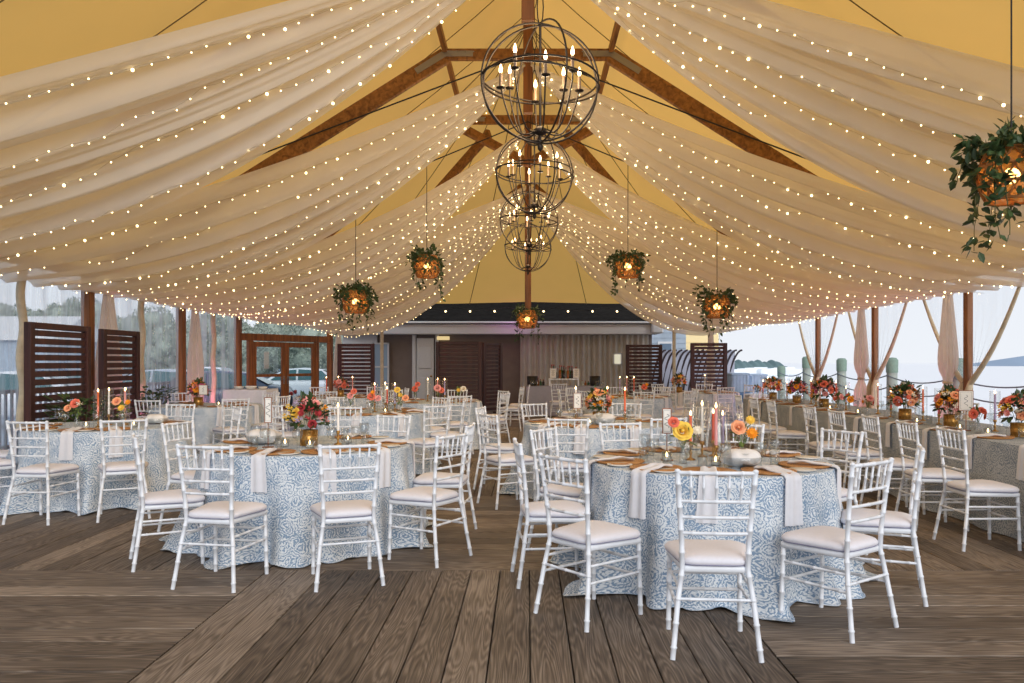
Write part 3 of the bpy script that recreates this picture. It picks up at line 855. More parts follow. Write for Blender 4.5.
for k in range(3):
    c = MB(); rt = random.Random(20 + k)
    for q in range(26):
        a = rt.uniform(0, 2 * PI); rr = rt.uniform(0, 2.6); z = rt.uniform(2.0, 6.4)
        c.ball((rr * math.cos(a), rr * math.sin(a), z), rt.uniform(.8, 1.6) * (1 - .08 * abs(z - 4)), 10, 7, jit=.18, rnd=rt)
    for q in range(2600):
        a = rt.uniform(0, 2 * PI); z = rt.uniform(1.0, 7.6); rr = (3.5 * math.sqrt(max(.05, 1 - ((z - 4.2) / 3.6) ** 2))) * rt.uniform(.75, 1.1)
        c.leaf((rr * math.cos(a), rr * math.sin(a), z), (rt.uniform(-1, 1), rt.uniform(-1, 1), rt.uniform(-1, 1)), (0, 0, 1), .32, .2)
    t = MB(); t.tube([(0, 0, 0), (.1, 0, 1.5), (0, .1, 3.5)], [.3, .22, .12], 8)
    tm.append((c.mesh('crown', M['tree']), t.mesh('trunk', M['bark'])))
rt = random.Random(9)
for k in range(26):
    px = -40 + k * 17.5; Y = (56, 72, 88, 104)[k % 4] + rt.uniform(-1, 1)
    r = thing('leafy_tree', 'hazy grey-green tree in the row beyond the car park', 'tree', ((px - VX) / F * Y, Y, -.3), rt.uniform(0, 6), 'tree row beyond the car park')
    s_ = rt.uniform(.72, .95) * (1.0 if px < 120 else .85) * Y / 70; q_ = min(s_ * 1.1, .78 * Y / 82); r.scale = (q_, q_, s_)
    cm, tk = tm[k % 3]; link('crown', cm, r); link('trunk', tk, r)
# railing left of the deck
mb = MB()
for k in range(90): mb.box((-8.3, 6.5 + k * .15, .5), (.03, .04, .9))
mb.box((-8.3, 13.2, .98), (.08, 13.6, .06)); mb.box((-8.3, 13.2, .1), (.05, 13.6, .06))
o = mb.obj('railing', M['fence'], None); tag(o, 'grey picket railing outside the left tent wall', 'railing')
r = thing('storage_building', 'low white-roofed building beyond the car park at far left', 'building', (-31.5, 47, -.25))
mb = MB(); mb.box((0, 0, 1.5), (10, 6, 3.0)); mb.obj('wall', M['grey_siding'], r)
mb = MB(); mb.add([(-5.3, -3.3, 2.9), (5.3, -3.3, 2.9), (5.3, 0, 4.4), (-5.3, 0, 4.4), (5.3, 3.3, 2.9), (-5.3, 3.3, 2.9)], [(0, 1, 2, 3), (3, 2, 4, 5), (0, 3, 5), (1, 4, 2)]); mb.obj('roof', M['trim_white'], r)

# ------------------------------------------------------------------ ceiling drapes with fairy lights
BULB = MB(); BULB.ball((0, 0, 0), .009, 6, 4); BULBM = BULB.mesh('bulb', M['fairy'])
BULB2 = MB(); BULB2.ball((0, 0, 0), .017, 6, 4); BULBM2 = BULB2.mesh('bulb', M['fairy'])
swags = [(9.13, 6.3, (WX, 5.78), (WX, 9.2), 2.75, 2.58, .04, .74), (12.48, 6.08, (WX, 9.05), (WX, 12.5), 2.56, 2.56, .22, 1.0),
         (15.83, 6.02, (WX, 12.4), (WX, 15.9), 2.56, 2.58, .62, 1.22), (18.75, 5.55, (WX, 15.7), (WX, 19.0), 2.56, 2.55, .15, 1.2),
         (18.98, 5.35, (WX, 18.9), (P1[0] + .2, P1[1] + .3), 2.6, 2.35, .3, 1.15)]
ordn = ['nearest', 'second', 'third', 'fourth', 'rearmost']
rl = random.Random(11)
for k, (yg, zg, E0, E1, z0, z1, s0, s1) in enumerate(swags):
    for sd in (-1, 1):
        ph = rl.uniform(0, 6); p2 = rl.uniform(0, 6)
        def sw(u, t, off=0.0):
            g = Vector((sd * (.04 + .03 * u), yg + (u - .5) * .2, zg))
            e_ = Vector((sd * (E0[0] + (E1[0] - E0[0]) * u), E0[1] + (E1[1] - E0[1]) * u, z0 + (z1 - z0) * u))
            p = g.lerp(e_, t)
            ss = s0 + (s1 - s0) * u ** .85
            p.z -= 4 * ss * t * (1 - t)
            amp = .035 + .085 * math.sin(PI * min(1, t * 1.05)) ** .8
            edge = min(1, u * 9, (1 - u) * 9)
            fo = math.sin(2 * PI * 5.2 * u + ph + .6 * t) + .55 * math.sin(2 * PI * 11.3 * u + p2 - 1.1 * t) + .3 * math.sin(2 * PI * 23 * u + 2 * ph)
            p.z += amp * fo * (.08 + .92 * edge) + off
            if u > .95: p.z -= (u - .95) * 1.2 * math.sin(PI * t) ** .5
            return p
        mb = MB(); mb.grid(lambda u, v: sw(u, v), 110, 40)
        side = 'left' if sd < 0 else 'right'
        o = mb.obj('ceiling_drape', M['drape'], None)
        tag(o, '%s sheer white fabric swag draped under the canvas on the %s side' % (ordn[k], side), 'drape', 'white ceiling drapes')
        us = [[.1, .33, .56, .80], [.09, .32, .56, .80], [.08, .27, .46, .65, .85], [.06, .22, .38, .54, .70, .87], [.12, .31, .5, .69, .88]][k]
        for q, u0 in enumerate(us):
            p3 = rl.uniform(0, 6)
            path = []
            N = 46 if k else 44
            for i in range(N * 2 + 1):
                t = .015 + .97 * i / (N * 2)
                uu = min(.97, max(.02, u0 + .022 * math.sin(9 * t + p3) + .008 * math.sin(41 * t)))
                pp = sw(uu, t)
                pp.z = min(sw(min(.99, max(.01, uu + du)), t).z for du in (-.045, -.022, 0, .022, .045)) - .015 - .01 * abs(math.sin(i * .9 + p3))
                path.append(pp)
            wb = MB(); wb.tube(path, .0025, 3)
            s_ = wb.obj('light_string', M['string_wire'], None)
            tag(s_, '%s string of warm fairy lights on the %s %s ceiling drape' % (['highest', 'second highest', 'third highest', 'fourth highest', 'second lowest', 'lowest'][5 if q == len(us) - 1 else q], ordn[k], side), 'fairy lights', 'fairy light strings on the ceiling drapes')
            for i in range(1, N * 2, 2):
                p = path[i] + Vector((rl.uniform(-.03, .03), rl.uniform(-.05, .05), -.015))
                b_ = bpy.data.objects.new('bulb', BULBM2 if rl.random() < .16 else BULBM); COL.objects.link(b_); b_.location = p; b_.parent = s_
# rear bistro string
path = [(-3.6 + 7.4 * t, 24.05, 3.12 - .12 * abs(math.sin(t * PI * 5))) for t in [q / 40 for q in range(41)]]
wb = MB(); wb.tube(path, .008, 4); s_ = wb.obj('bistro_string', M['cable'], None); tag(s_, 'string of round warm bulbs along the rear canvas edge', 'string lights')
bm3 = MB(); bm3.ball((0, 0, 0), .028, 8, 6); bm3 = bm3.mesh('bulb', M['fairy'])
for t in range(2, 40, 4): link('bulb', bm3, s_, Vector(path[t]) + Vector((0, 0, -.05)))

# ------------------------------------------------------------------ orb chandeliers
def ring(mb, R, rot, r=.009, n=48, z=0, wd=None):
    mb.tube([rot @ Vector((R * math.cos(2 * PI * k / n), R * math.sin(2 * PI * k / n), z)) for k in range(n)], r, 5, closed=True)
def chandelier(x, y, z, R, lab):
    r = thing('orb_chandelier', lab, 'chandelier', (x, y, z), random.uniform(-.1, .1), 'black orb chandeliers along the ridge')
    # outer meridian rings
    for a in (0.35, PI / 2 + .5):
        mb = MB(); ring(mb, R, Matrix.Rotation(a, 3, 'Z') @ Matrix.Rotation(PI / 2, 3, 'X'), .0085); mb.obj('outer_ring', M['iron'], r)
    mb = MB(); ring(mb, R * .985, Matrix.Rotation(.10, 3, 'Y'), .0085); mb.obj('outer_ring', M['iron'], r)
    mb = MB(); ring(mb, R * .97, Matrix.Rotation(-.07, 3, 'X'), .0085, z=.02); mb.obj('outer_ring', M['iron'], r)
    mb = MB(); ring(mb, R * .96, Matrix.Rotation(.3, 3, 'Y') @ Matrix.Rotation(PI / 2, 3, 'X'), .009); mb.obj('outer_ring', M['iron'], r)
    mb = MB(); mb.tube([(0, 0, -R), (0, 0, R * .98)], .012, 6); mb.lathe([(0, -R * .88), (.05, -R * .84), (.06, -R * .78), (.02, -R * .72)], 10)
    mb.lathe([(0, -R - .07), (.02, -R - .05), (.025, -R - .02), (.01, -R)], 8); mb.obj('stem', M['iron'], r)
    ch = MB(); n = 14
    for k in range(n):
        zz = R + (k + .5) * (RZ - .3 - z - R) / n
        hh = (RZ - .3 - z - R) / n * .55
        rot = Matrix.Rotation((k % 2) * PI / 2, 3, 'Z')
        ch.tube([rot @ Vector((.025 * math.cos(2 * PI * q / 10), 0, hh * math.sin(2 * PI * q / 10))) + Vector((0, 0, zz)) for q in range(10)], .005, 4, closed=True)
    ch.obj('chain', M['iron'], r)
    for k in range(8):
        a = 2 * PI * k / 8 + .2; ca, sa = math.cos(a), math.sin(a)
        rr = R * .66
        pts = [(rr * t ** .8 * ca, rr * t ** .8 * sa, -R * .78 - .06 * math.sin(PI * t) + (R * .70) * t ** 3) for t in [q / 8 for q in range(9)]]
        mb = MB(); mb.tube(pts, .007, 5)
        zt = -R * .08 + (.06 if k % 2 else -.02) * R * 2
        mb.tube([pts[-1], (rr * ca, rr * sa, zt)], .007, 5)
        mb.lathe([(.0, zt), (.034, zt + .005), (.038, zt + .015)], 10, (rr * ca, rr * sa, 0)); mb.obj('arm', M['iron'], r)
        c = MB(); c.lathe([(.013, zt + .012), (.013, zt + .13), (.0, zt + .13)], 8, (rr * ca, rr * sa, 0)); c_ = c.obj('candle_sleeve', M['candle_sleeve'], r)
        f_ = MB(); f_.lathe([(.006, zt + .13), (.015, zt + .15), (.012, zt + .175), (.0, zt + .21)], 8, (rr * ca, rr * sa, 0)); f_.obj('flame_bulb', M['flame_bulb'], c_)
    light('chandelier_light', 'POINT', (x, y, z + .1), CHAND, (1, .73, .43), .3)
    return r
for k, (y, z) in enumerate(((6.5, 3.73), (9.8, 3.77), (13.1, 3.77), (16.3, 3.8))):
    chandelier((.1, .08, .02, 0)[k], y, z, .49, ['large black orb chandelier with candle bulbs, nearest of the four', 'black orb chandelier second from the camera', 'black orb chandelier third from the camera', 'rearmost black orb chandelier, lowest in the view'][k])

# ------------------------------------------------------------------ glowing rattan lanterns with greenery
def lantern(x, y, z, lab, ls=.075, n=520, seed=0, ztop=5, light_e=7):
    rr = random.Random(seed)
    r = thing('hanging_lantern', lab, 'lantern', (x, y, z), 0, 'greenery covered rattan lanterns')
    mb = MB()
    R = .21
    for q in range(14):
        a = 2 * PI * q / 14
        for tw in (-1, 1):
            mb.tube([(R * (.75 + .25 * math.sin(PI * t)) * math.cos(a + tw * 1.1 * t), R * (.75 + .25 * math.sin(PI * t)) * math.sin(a + tw * 1.1 * t), -.17 + .34 * t) for t in [p / 6 for p in range(7)]], .0085, 4)
    for zz in (-.17, -.06, .06, .17): ring(mb, R * (.75 + .25 * math.sin(PI * (zz + .17) / .34)), Matrix.Identity(3), .011, 20, zz)
    mb.obj('shade', M['rattan_shade'], r)
    mb = MB(); mb.lathe([(.15, -.165), (.185, -.05), (.185, .05), (.15, .165)], 20, cap=False); mb.obj('liner', M['liner'], r)
    b_ = MB(); b_.ball((0, 0, 0), .055, 10, 8); b_.obj('bulb', M['lamp_glow'], r)
    c = MB(); c.tube([(0, 0, .05), (0, 0, ztop - z)], .006, 5); c.obj('cord', M['cable'], r)
    f_ = MB(); st = MB()
    vines = []
    for v in range(22):
        a = 2 * PI * v / 22 * 1.0 + rr.uniform(-.4, .4)
        kind = v % 3
        L_ = rr.uniform(.25, .8) if kind == 0 else (rr.uniform(.1, .35) if kind == 1 else rr.uniform(.05, .2))
        p = Vector((.11 * math.cos(a), .11 * math.sin(a), .15)); pts = [p.copy()]
        outw = rr.uniform(.4, 1.0)
        d = Vector((outw * math.cos(a), outw * math.sin(a), (.25, .9, 1.6)[kind])).normalized()
        for s_ in range(int(5 + L_ * 15)):
            g = -1.2 if kind == 0 else -.45
            d = (d + Vector((rr.uniform(-.35, .35), rr.uniform(-.35, .35), (g if s_ > 0 else -.1) + rr.uniform(-.2, .2)))).normalized()
            p = p + d * .045; pts.append(p.copy())
        st.tube(pts, .003, 4); vines.append(pts)
    for k in range(n):
        if rr.random() < .78:
            p = rr.choice(rr.choice(vines)) + Vector((rr.uniform(-.03, .03), rr.uniform(-.03, .03), rr.uniform(-.03, .03)))
        else:
            a = rr.uniform(0, 2 * PI); zz = rr.uniform(-.12, .26); q = .22 - .05 * abs(zz)
            p = Vector((q * math.cos(a), q * math.sin(a), zz))
        d = Vector((p.x * 2 + rr.uniform(-.6, .6), p.y * 2 + rr.uniform(-.6, .6), rr.uniform(-1.0, .7)))
        f_.leaf(p, d, (rr.uniform(-1, 1), rr.uniform(-1, 1), 1), ls * rr.uniform(.7, 1.2), ls * .55)
    o = f_.obj('foliage', M['leaf'], r); st.obj('stem', M['stem'], o)
    light('lantern_light', 'POINT', (x, y, z), light_e, (1, .58, .26), .05)
lantern(-2.77, 12.8, 2.42, 'glowing orange lantern with trailing ivy hanging left of centre, lower of the left pair', seed=1, n=720)
lantern(-1.64, 12.9, 3.0, 'leafy lantern hanging left of centre, higher of the left pair', seed=2)
lantern(1.62, 12.9, 3.0, 'glowing leafy lantern right of centre, higher of the right pair', seed=3)
lantern(3.04, 12.8, 2.34, 'orange lantern with ivy right of centre, lower of the right pair', seed=4)
lantern(-.02, 16.2, 2.32, 'small glowing orb lantern with leaves below the rear king post', seed=5, n=300, ztop=4.4)
lantern(3.34, 5.5, 2.74, 'large leafy lantern at the right edge, nearest the camera', ls=.085, seed=6, n=760)
mb = MB(); mb.box((0, 44, -.3), (17.4, 34, .5)); struct('ground_behind', mb, M['asphalt'])
# ------------------------------------------------------------------ chairs
def bamboo(pts, r0, n, seg=8):
    # densify a path and add bamboo rings
    P = []; Rr = []
    pts = [Vector(p) for p in pts]
    tot = sum((b - a).length for a, b in zip(pts, pts[1:])); k = max(2, round(tot / .115)); step = tot / k
    marks = [step * (i + .5) for i in range(k)]
    def pos(s):
        for a, b in zip(pts, pts[1:]):
            L = (b - a).length
            if s <= L + 1e-9: return a.lerp(b, s / L)
            s -= L
        return pts[-1]
    ss = [0]
    for m_ in marks: ss += [m_ - .007, m_ - .004, m_ + .004, m_ + .007]
    ss += [tot]; acc = 0
    for a, b in zip(pts, pts[1:]):
        acc += (b - a).length; ss.append(acc)
    ss = sorted(set(round(min(tot, max(0, s)), 5) for s in ss))
    for s in ss:
        ring_ = any(abs(s - m_) < .0045 for m_ in marks)
        P.append(pos(s)); Rr.append(r0 * (1.22 if ring_ else 1))
    n.tube(P, Rr, seg)
STILE = [(.213, -.248, 0), (.183, -.205, .28), (.160, -.183, .43), (.163, -.190, .56), (.175, -.208, .74), (.188, -.232, .915)]
def stile(z, s):
    for a, b in zip(STILE, STILE[1:]):
        if a[2] <= z <= b[2] + 1e-6:
            t = (z - a[2]) / (b[2] - a[2]); return Vector((s * (a[0] + (b[0] - a[0]) * t), a[1] + (b[1] - a[1]) * t, z))
def chair_meshes():
    mm = {}
    w_ = M['white_paint']
    for s, nm in ((-1, 'rl'), (1, 'rr')):
        mb = MB(); bamboo([(s * a, b, c) for a, b, c in STILE], .0135, mb, 8)
        mb.lathe([(.013, 0), (.016, .006), (.011, .014), (0, .018)], 8, (s * .188, -.232, .915)); mm[nm] = mb.mesh('leg', w_)
    for s, nm in ((-1, 'fl'), (1, 'fr')):
        mb = MB(); bamboo([(s * .192, .205, 0), (s * .186, .192, .425)], .0135, mb, 8); mm[nm] = mb.mesh('leg', w_)
    # seat frame: rounded trapezoid
    def outline(yr, yf, wr, wf, rad, n=6):
        pts = []
        cs = [(wf, yf, 0), (-wf, yf, 1), (-wr, yr, 2), (wr, yr, 3)]
        for cx, cy, q in cs:
            sx = 1 if cx > 0 else -1; sy = 1 if q < 2 else -1
            for i in range(n + 1):
                a = PI / 2 * q + PI / 2 * i / n
                pts.append((cx - sx * rad + rad * math.cos(a), cy - sy * rad + rad * math.sin(a)))
        return pts
    def slab(mb, levels):
        vs = []; m = None
        for (z, dx, o) in levels:
            ol = outline(-.185 + dx, .212 - dx, .165 - dx, .205 - dx, o)
            m = len(ol); vs += [(x, y, z) for x, y in ol]
        fs = []
        for i in range(len(levels) - 1):
            for k in range(m):
                fs.append((i * m + k, i * m + (k + 1) % m, (i + 1) * m + (k + 1) % m, (i + 1) * m + k))
        fs.append(tuple(range(m - 1, -1, -1))); fs.append(tuple((len(levels) - 1) * m + k for k in range(m)))
        mb.add(vs, fs, True)
    mb = MB(); slab(mb, [(.412, .006, .03), (.416, 0, .03), (.440, 0, .03), (.444, .006, .03)]); mm['frame'] = mb.mesh('seat_frame', w_)
    mb = MB(); slab(mb, [(.446, .006, .07), (.452, -.010, .085), (.468, -.016, .09), (.483, -.006, .09), (.494, .020, .085), (.501, .06, .07), (.505, .11, .05)]); mm['cushion'] = mb.mesh('seat_cushion', M['cushion'])
    mb = MB(); ol = outline(-.193, .220, .173, .213, .085); mb.tube([(x, y, .452) for x, y in ol], .004, 5, closed=True); mm['piping'] = mb.mesh('piping', M['piping'])
    for nm, z, r in (('r1', .912, .0115), ('r2', .770, .0095), ('r3', .690, .0095), ('r4', .610, .0095)):
        mb = MB(); a, b = stile(min(z, .914), -1), stile(min(z, .914), 1)
        mid = (a + b) / 2 + Vector((0, -.010, 0)); bamboo([a, a.lerp(mid, .5) + Vector((0, -.004, 0)), mid, b.lerp(mid, .5) + Vector((0, -.004, 0)), b], r, mb, 6); mm[nm] = mb.mesh('back_rail', w_)
    for i in range(5):
        f = (i + 1) / 6
        a = stile(.770, -1).lerp(stile(.770, 1), f) + Vector((0, -.008, 0)); b = stile(.912, -1).lerp(stile(.912, 1), f) + Vector((0, -.008, 0))
        mb = MB(); m_ = a.lerp(b, .5); mb.tube([a, a.lerp(b, .45), a.lerp(b, .47), a.lerp(b, .53), a.lerp(b, .55), b], [.007, .007, .0095, .0095, .007, .007], 6); mm['s%d' % i] = mb.mesh('spindle', w_)
    def fl(z, s): return Vector((s * (.192 - .006 * z / .425), .205 - .013 * z / .425, z))
    st = [(stile(.245, -1), fl(.245, -1)), (stile(.335, -1), fl(.335, -1)), (stile(.245, 1), fl(.245, 1)), (stile(.335, 1), fl(.335, 1)),
          (fl(.225, -1), fl(.225, 1)), (fl(.315, -1), fl(.315, 1)), (stile(.285, -1), stile(.285, 1))]
    for i, (a, b) in enumerate(st):
        mb = MB(); bamboo([a, b], .0085, mb, 6); mm['t%d' % i] = mb.mesh('stretcher', w_)
    return mm
CM = chair_meshes()
def joinmesh(keys, name):
    vs = []; fs = []; sm = []
    for k in keys:
        me = CM[k]; n = len(vs)
        vs += [tuple(v.co) for v in me.vertices]
        fs += [tuple(i + n for i in p.vertices) for p in me.polygons]; sm += [p.use_smooth for p in me.polygons]
    me = bpy.data.meshes.new(name); me.from_pydata(vs, [], fs); me.polygons.foreach_set('use_smooth', sm); me.materials.append(M['white_paint']); return me
CM['backrest'] = joinmesh(['r1', 'r2', 'r3', 'r4', 's0', 's1', 's2', 's3', 's4'], 'backrest')
CM['stretchers'] = joinmesh(['t%d' % i for i in range(7)], 'stretcher')
def chair(x, y, fx, fy, label, full, group, rj=0.0):
    rz = math.atan2(fy, fx) - PI / 2 + rj
    r = thing('banquet_chair', label, 'chair', (x, y, 0), rz, group)
    link('seat_frame', CM['frame'], r); c = link('seat_cushion', CM['cushion'], r); c_ = link('piping', CM['piping'], c)
    for k in ('rl', 'rr', 'fl', 'fr'): link('leg', CM[k], r)
    if full:
        for k in ('r1', 'r2', 'r3', 'r4'):
            q = link('back_rail', CM[k], r)
            if k == 'r2':
                for i in range(5): link('spindle', CM['s%d' % i], q)
        for i in range(7): link('stretcher', CM['t%d' % i], r)
    else:
        link('backrest', CM['backrest'], r); link('stretcher', CM['stretchers'], r)
    return r

# ------------------------------------------------------------------ tableware meshes
def mk(fn): mb = MB(); fn(mb); return mb
TZ = .768
charger_me = mk(lambda m: m.lathe([(0, .0), (.155, .0), (.17, .010), (.168, .016), (.12, .012), (.09, .010), (0, .010)], 28)).mesh('charger_plate', M['charger'])
plate_me = mk(lambda m: m.lathe([(0, 0), (.05, 0), (.085, .012), (.083, .015), (.05, .006), (0, .006)], 20)).mesh('bread_plate', M['porcelain'])
goblet_me = mk(lambda m: m.lathe([(.034, 0), (.034, .003), (.005, .010), (.004, .07), (.012, .078), (.036, .10), (.042, .13), (.038, .168), (.036, .168), (.040, .13), (.034, .102), (.006, .082)], 16, cap=False)).mesh('goblet', M['glass_thick'])
tumbler_me = mk(lambda m: m.lathe([(0, .003), (.030, .003), (.034, .10), (.032, .10), (.028, .012), (0, .012)], 14, cap=False)).mesh('tumbler', M['glass_thick'])
votive_me = mk(lambda m: m.lathe([(0, .002), (.032, .002), (.036, .065), (.034, .065), (.030, .008), (0, .008)], 12, cap=False)).mesh('votive_glass', M['glass_thick'])
votive_wax = mk(lambda m: m.lathe([(0, .009), (.026, .009), (.026, .03), (0, .03)], 12)).mesh('wax', CAND['white'])
flame_me = mk(lambda m: m.lathe([(0, 0), (.006, .006), (.0075, .014), (.004, .028), (0, .038)], 8)).mesh('flame', M['flame'])
fork_me = None
cyl_me = mk(lambda m: m.lathe([(.046, 0), (.048, .004), (.048, .40), (.045, .40), (.045, .008), (0, .006)], 20, cap=False)).mesh('hurricane_glass', M['glass'])
cyl_s = mk(lambda m: m.lathe([(.046, 0), (.048, .004), (.048, .30), (.045, .30), (.045, .008), (0, .006)], 20, cap=False)).mesh('hurricane_glass', M['glass'])
holder_me = mk(lambda m: m.lathe([(.034, 0), (.036, .006), (.010, .016), (.007, .035), (.012, .05), (.007, .06), (.008, .085), (.016, .095), (.016, .115), (.011, .117), (0, .117)], 12)).mesh('holder', M['brass'])
def wax_me(c, h):
    return mk(lambda m: m.lathe([(.0115, .11), (.0095, .11 + h), (.0, .113 + h)], 10)).mesh('wax', CAND[c])
WAX = {(c, h): wax_me(c, h) for c in CAND for h in (.2, .26)}
def napkin_mesh(seed, hang=.27, w_=.118, inn=.30):
    rn = random.Random(seed); mb = MB(); ph = rn.uniform(0, 6); sk = rn.uniform(-.05, .05); fl_ = rn.uniform(.0, .015)
    Ls = inn + .03 + hang
    def top(u, v):
        s = v * Ls; x = (u - .5) * (w_ * (.75 + .35 * v)) + sk * max(0, s - inn)
        wr = .006 * math.sin(u * 9 + ph) * (1 - .4 * v)
        if s < inn: y = s - inn; z = .022 + .012 * math.exp(-((s - .1) / .05) ** 2) + wr - .012 * max(0, (s - inn + .08) / .08)
        elif s < inn + .03: a = (s - inn) / .03 * PI / 2; y = .018 * math.sin(a); z = .010 - .018 * (1 - math.cos(a)) + wr
        else: q = s - inn - .03; y = .018 + fl_ * q * 4 + .006 * math.sin(u * 11 + ph) + .004; z = -.008 - q
        return (x, y, z)
    mb.grid(top, 12, 26)
    o = len(mb.v)
    mb.grid(lambda u, v: Vector(top(u, v)) - Vector((0, .004 if v > .55 else 0, .005 if v <= .55 else 0)), 12, 26)
    return mb.mesh('napkin', M['napkin'])
NAPK = [napkin_mesh(k, .25 + .012 * (k % 4)) for k in range(6)]

def bloom_mesh(kind, col):
    mb = MB(); rn = random.Random(hash((kind, col)) % 1000 if False else len(kind) * 7 + len(col))
    if kind == 'rose':
        for ring_, (n, tilt, R, L) in enumerate(((3, .15, .006, .03), (5, .35, .012, .036), (6, .75, .016, .042), (7, 1.15, .018, .045))):
            for k in range(n):
                a = 2 * PI * k / n + ring_ * .6
                base = Vector((R * math.cos(a), R * math.sin(a), 0))
                def fn(u, v, a=a, tilt=tilt, L=L, base=base):
                    wv = L * (.35 + 1.05 * math.sin(PI * min(1, v * .62 + .12)))
                    ang = a + (u - .5) * 1.5 * (.7)
                    out = math.sin(tilt * (.35 + .9 * v)) * L * v; up = math.cos(tilt * (.3 + .8 * v)) * L * v * .95
                    cup = .008 * (1 - (2 * u - 1) ** 2)
                    t = Vector((-math.sin(a), math.cos(a), 0)) * (u - .5) * wv
                    return base + t + Vector((math.cos(a), math.sin(a), 0)) * (out + cup) + Vector((0, 0, up - .2 * abs(u - .5) * L * v))
                mb.grid(fn, 4, 4)
        mb.ball((0, 0, .014), .013, 8, 5)
    elif kind == 'daisy':
        for ring_, (n, L, up) in enumerate(((13, .042, .008), (11, .034, .016), (9, .024, .02))):
            for k in range(n):
                a = 2 * PI * k / n + ring_ * .3
                mb.leaf((.006 * math.cos(a), .006 * math.sin(a), .004 + .005 * ring_), (math.cos(a), math.sin(a), up / L), (0, 0, 1), L, .017)
        mb.ball((0, 0, .012), .011, 8, 5, sc=(1, 1, .6))
    else:  # filler cluster
        for k in range(16):
            p = Vector((rn.gauss(0, .018), rn.gauss(0, .018), rn.uniform(0, .06)))
            mb.ball(p, rn.uniform(.006, .010), 6, 4)
            mb.leaf(p, (rn.uniform(-1, 1), rn.uniform(-1, 1), .5), (0, 0, 1), .018, .012)
    return mb.mesh('flower', FLOW[col])
BL = {}
def bloom(kind, col):
    if (kind, col) not in BL: BL[(kind, col)] = bloom_mesh(kind, col)
    return BL[(kind, col)]
FOL = {}
def foliage(R, n, seed, light_=False):
    key = (R, n, seed, light_)
    if key not in FOL:
        rn = random.Random(seed); mb = MB()
        for k in range(n):
            a = rn.uniform(0, 2 * PI); el = rn.uniform(-.5, 1.4)
            d = Vector((math.cos(a) * math.cos(el), math.sin(a) * math.cos(el), math.sin(el)))
            p = d * R * rn.uniform(.4, 1.02)
            mb.leaf(p, d + Vector((rn.uniform(-.7, .7), rn.uniform(-.7, .7), rn.uniform(-.4, .5))), (rn.uniform(-.5, .5), rn.uniform(-.5, .5), 1), R * rn.uniform(.3, .55) + .01, R * .2 + .008)
        for k in range(9):
            a = rn.uniform(0, 2 * PI); q = rn.uniform(.2, .7) * R
            mb.tube([(0, 0, -R * 1.1), (q * math.cos(a), q * math.sin(a), R * .3)], .002, 4)
        FOL[key] = mb.mesh('foliage', M['leaf_light' if light_ else 'leaf'])
    return FOL[key]
_pot = MB(); _pot.lathe([(0, .0), (.055, 0), (.065, .02), (.068, .13), (.064, .13), (.06, .02), (0, .012)], 16, cap=False)
for z in (.01, .05, .09, .125): _pot.tube([(.068 * math.cos(q * PI / 8), .068 * math.sin(q * PI / 8), z) for q in range(16)], .005, 5, closed=True)
for q in range(12):
    a = q * PI / 6; _pot.tube([(.067 * math.cos(a), .067 * math.sin(a), 0), (.069 * math.cos(a + .25), .069 * math.sin(a + .25), .13)], .0035, 4)
VASE_GOLD = _pot.mesh('vase', M['brass'])
VASE_BUD = mk(lambda m: m.lathe([(0, 0), (.026, 0), (.032, .03), (.024, .07), (.014, .09), (.018, .115), (.016, .115), (.012, .09), (0, .01)], 14, cap=False)).mesh('vase', M['glass_thick'])
PAL = dict(mix=['coral', 'peach', 'yellow', 'lilac', 'red', 'pink', 'orange', 'cream'], warm=['coral', 'pink', 'peach', 'orange', 'yellow', 'rust', 'cream'], red=['coral', 'magenta', 'red', 'pink', 'orange', 'lilac'],
           bud1=['yellow', 'cream', 'orange'], bud2=['peach', 'orange', 'yellow', 'cream'], coral=['coral', 'pink', 'coral'])
def arrangement(x, y, z, size, pal, label, seed, group='flower arrangements on the tables', vase='gold'):
    rn = random.Random(seed)
    r = thing('flower_arrangement' if size > .1 else 'bud_vase', label, 'flowers', (x, y, z), rn.uniform(0, 6), group)
    if vase == 'gold': link('vase', VASE_GOLD, r); c = .15
    else: link('vase', VASE_BUD, r, scale=(1, 1, 1)); c = .14
    R = size
    cz = c + R * .55
    link('foliage', foliage(round(R, 2), int(130 if R > .1 else 36), seed % 3, R < .1), r, (0, 0, cz))
    cols = PAL[pal]
    n = 34 if R > .1 else (5 if R > .05 else 3)
    for k in range(n):
        ga = k * 2.39996; hz = 1 - (k + .5) / n * 1.25
        hr = math.sqrt(max(0, 1 - hz * hz))
        d = Vector((hr * math.cos(ga), hr * math.sin(ga), hz))
        d = (d + Vector((rn.uniform(-.12, .12), rn.uniform(-.12, .12), rn.uniform(-.1, .1)))).normalized()
        q = cols[(k * 3 + rn.randrange(2)) % len(cols)]
        kind = rn.choice(['rose', 'rose', 'daisy', 'filler', 'filler']) if R > .1 else rn.choice(['rose', 'rose', 'daisy'])
        if q == 'lilac': kind = 'filler'
        o = link('flower', bloom(kind, q), r, (0, 0, 0))
        o.location = d * R * rn.uniform(.72, 1.0) + Vector((0, 0, cz))
        o.rotation_euler = d.to_track_quat('Z', 'Y').to_euler()
        s = rn.uniform(.55, .95) * (1.0 if R > .1 else .8); o.scale = (s, s, s)
    return r
def taper(x, y, z, col, h, label, hold=True):
    r = thing('taper_candle', label, 'candle', (x, y, z), 0, 'lit taper candles')
    if hold: link('holder', holder_me, r)
    link('wax', WAX[(col, h)], r); link('flame', flame_me, r, (0, 0, .112 + h))
def cyl(x, y, z, label, small=False):
    o = link('hurricane_glass', cyl_s if small else cyl_me, None, (x, y, z)); tag(o, label, 'glass', 'clear glass candle cylinders')
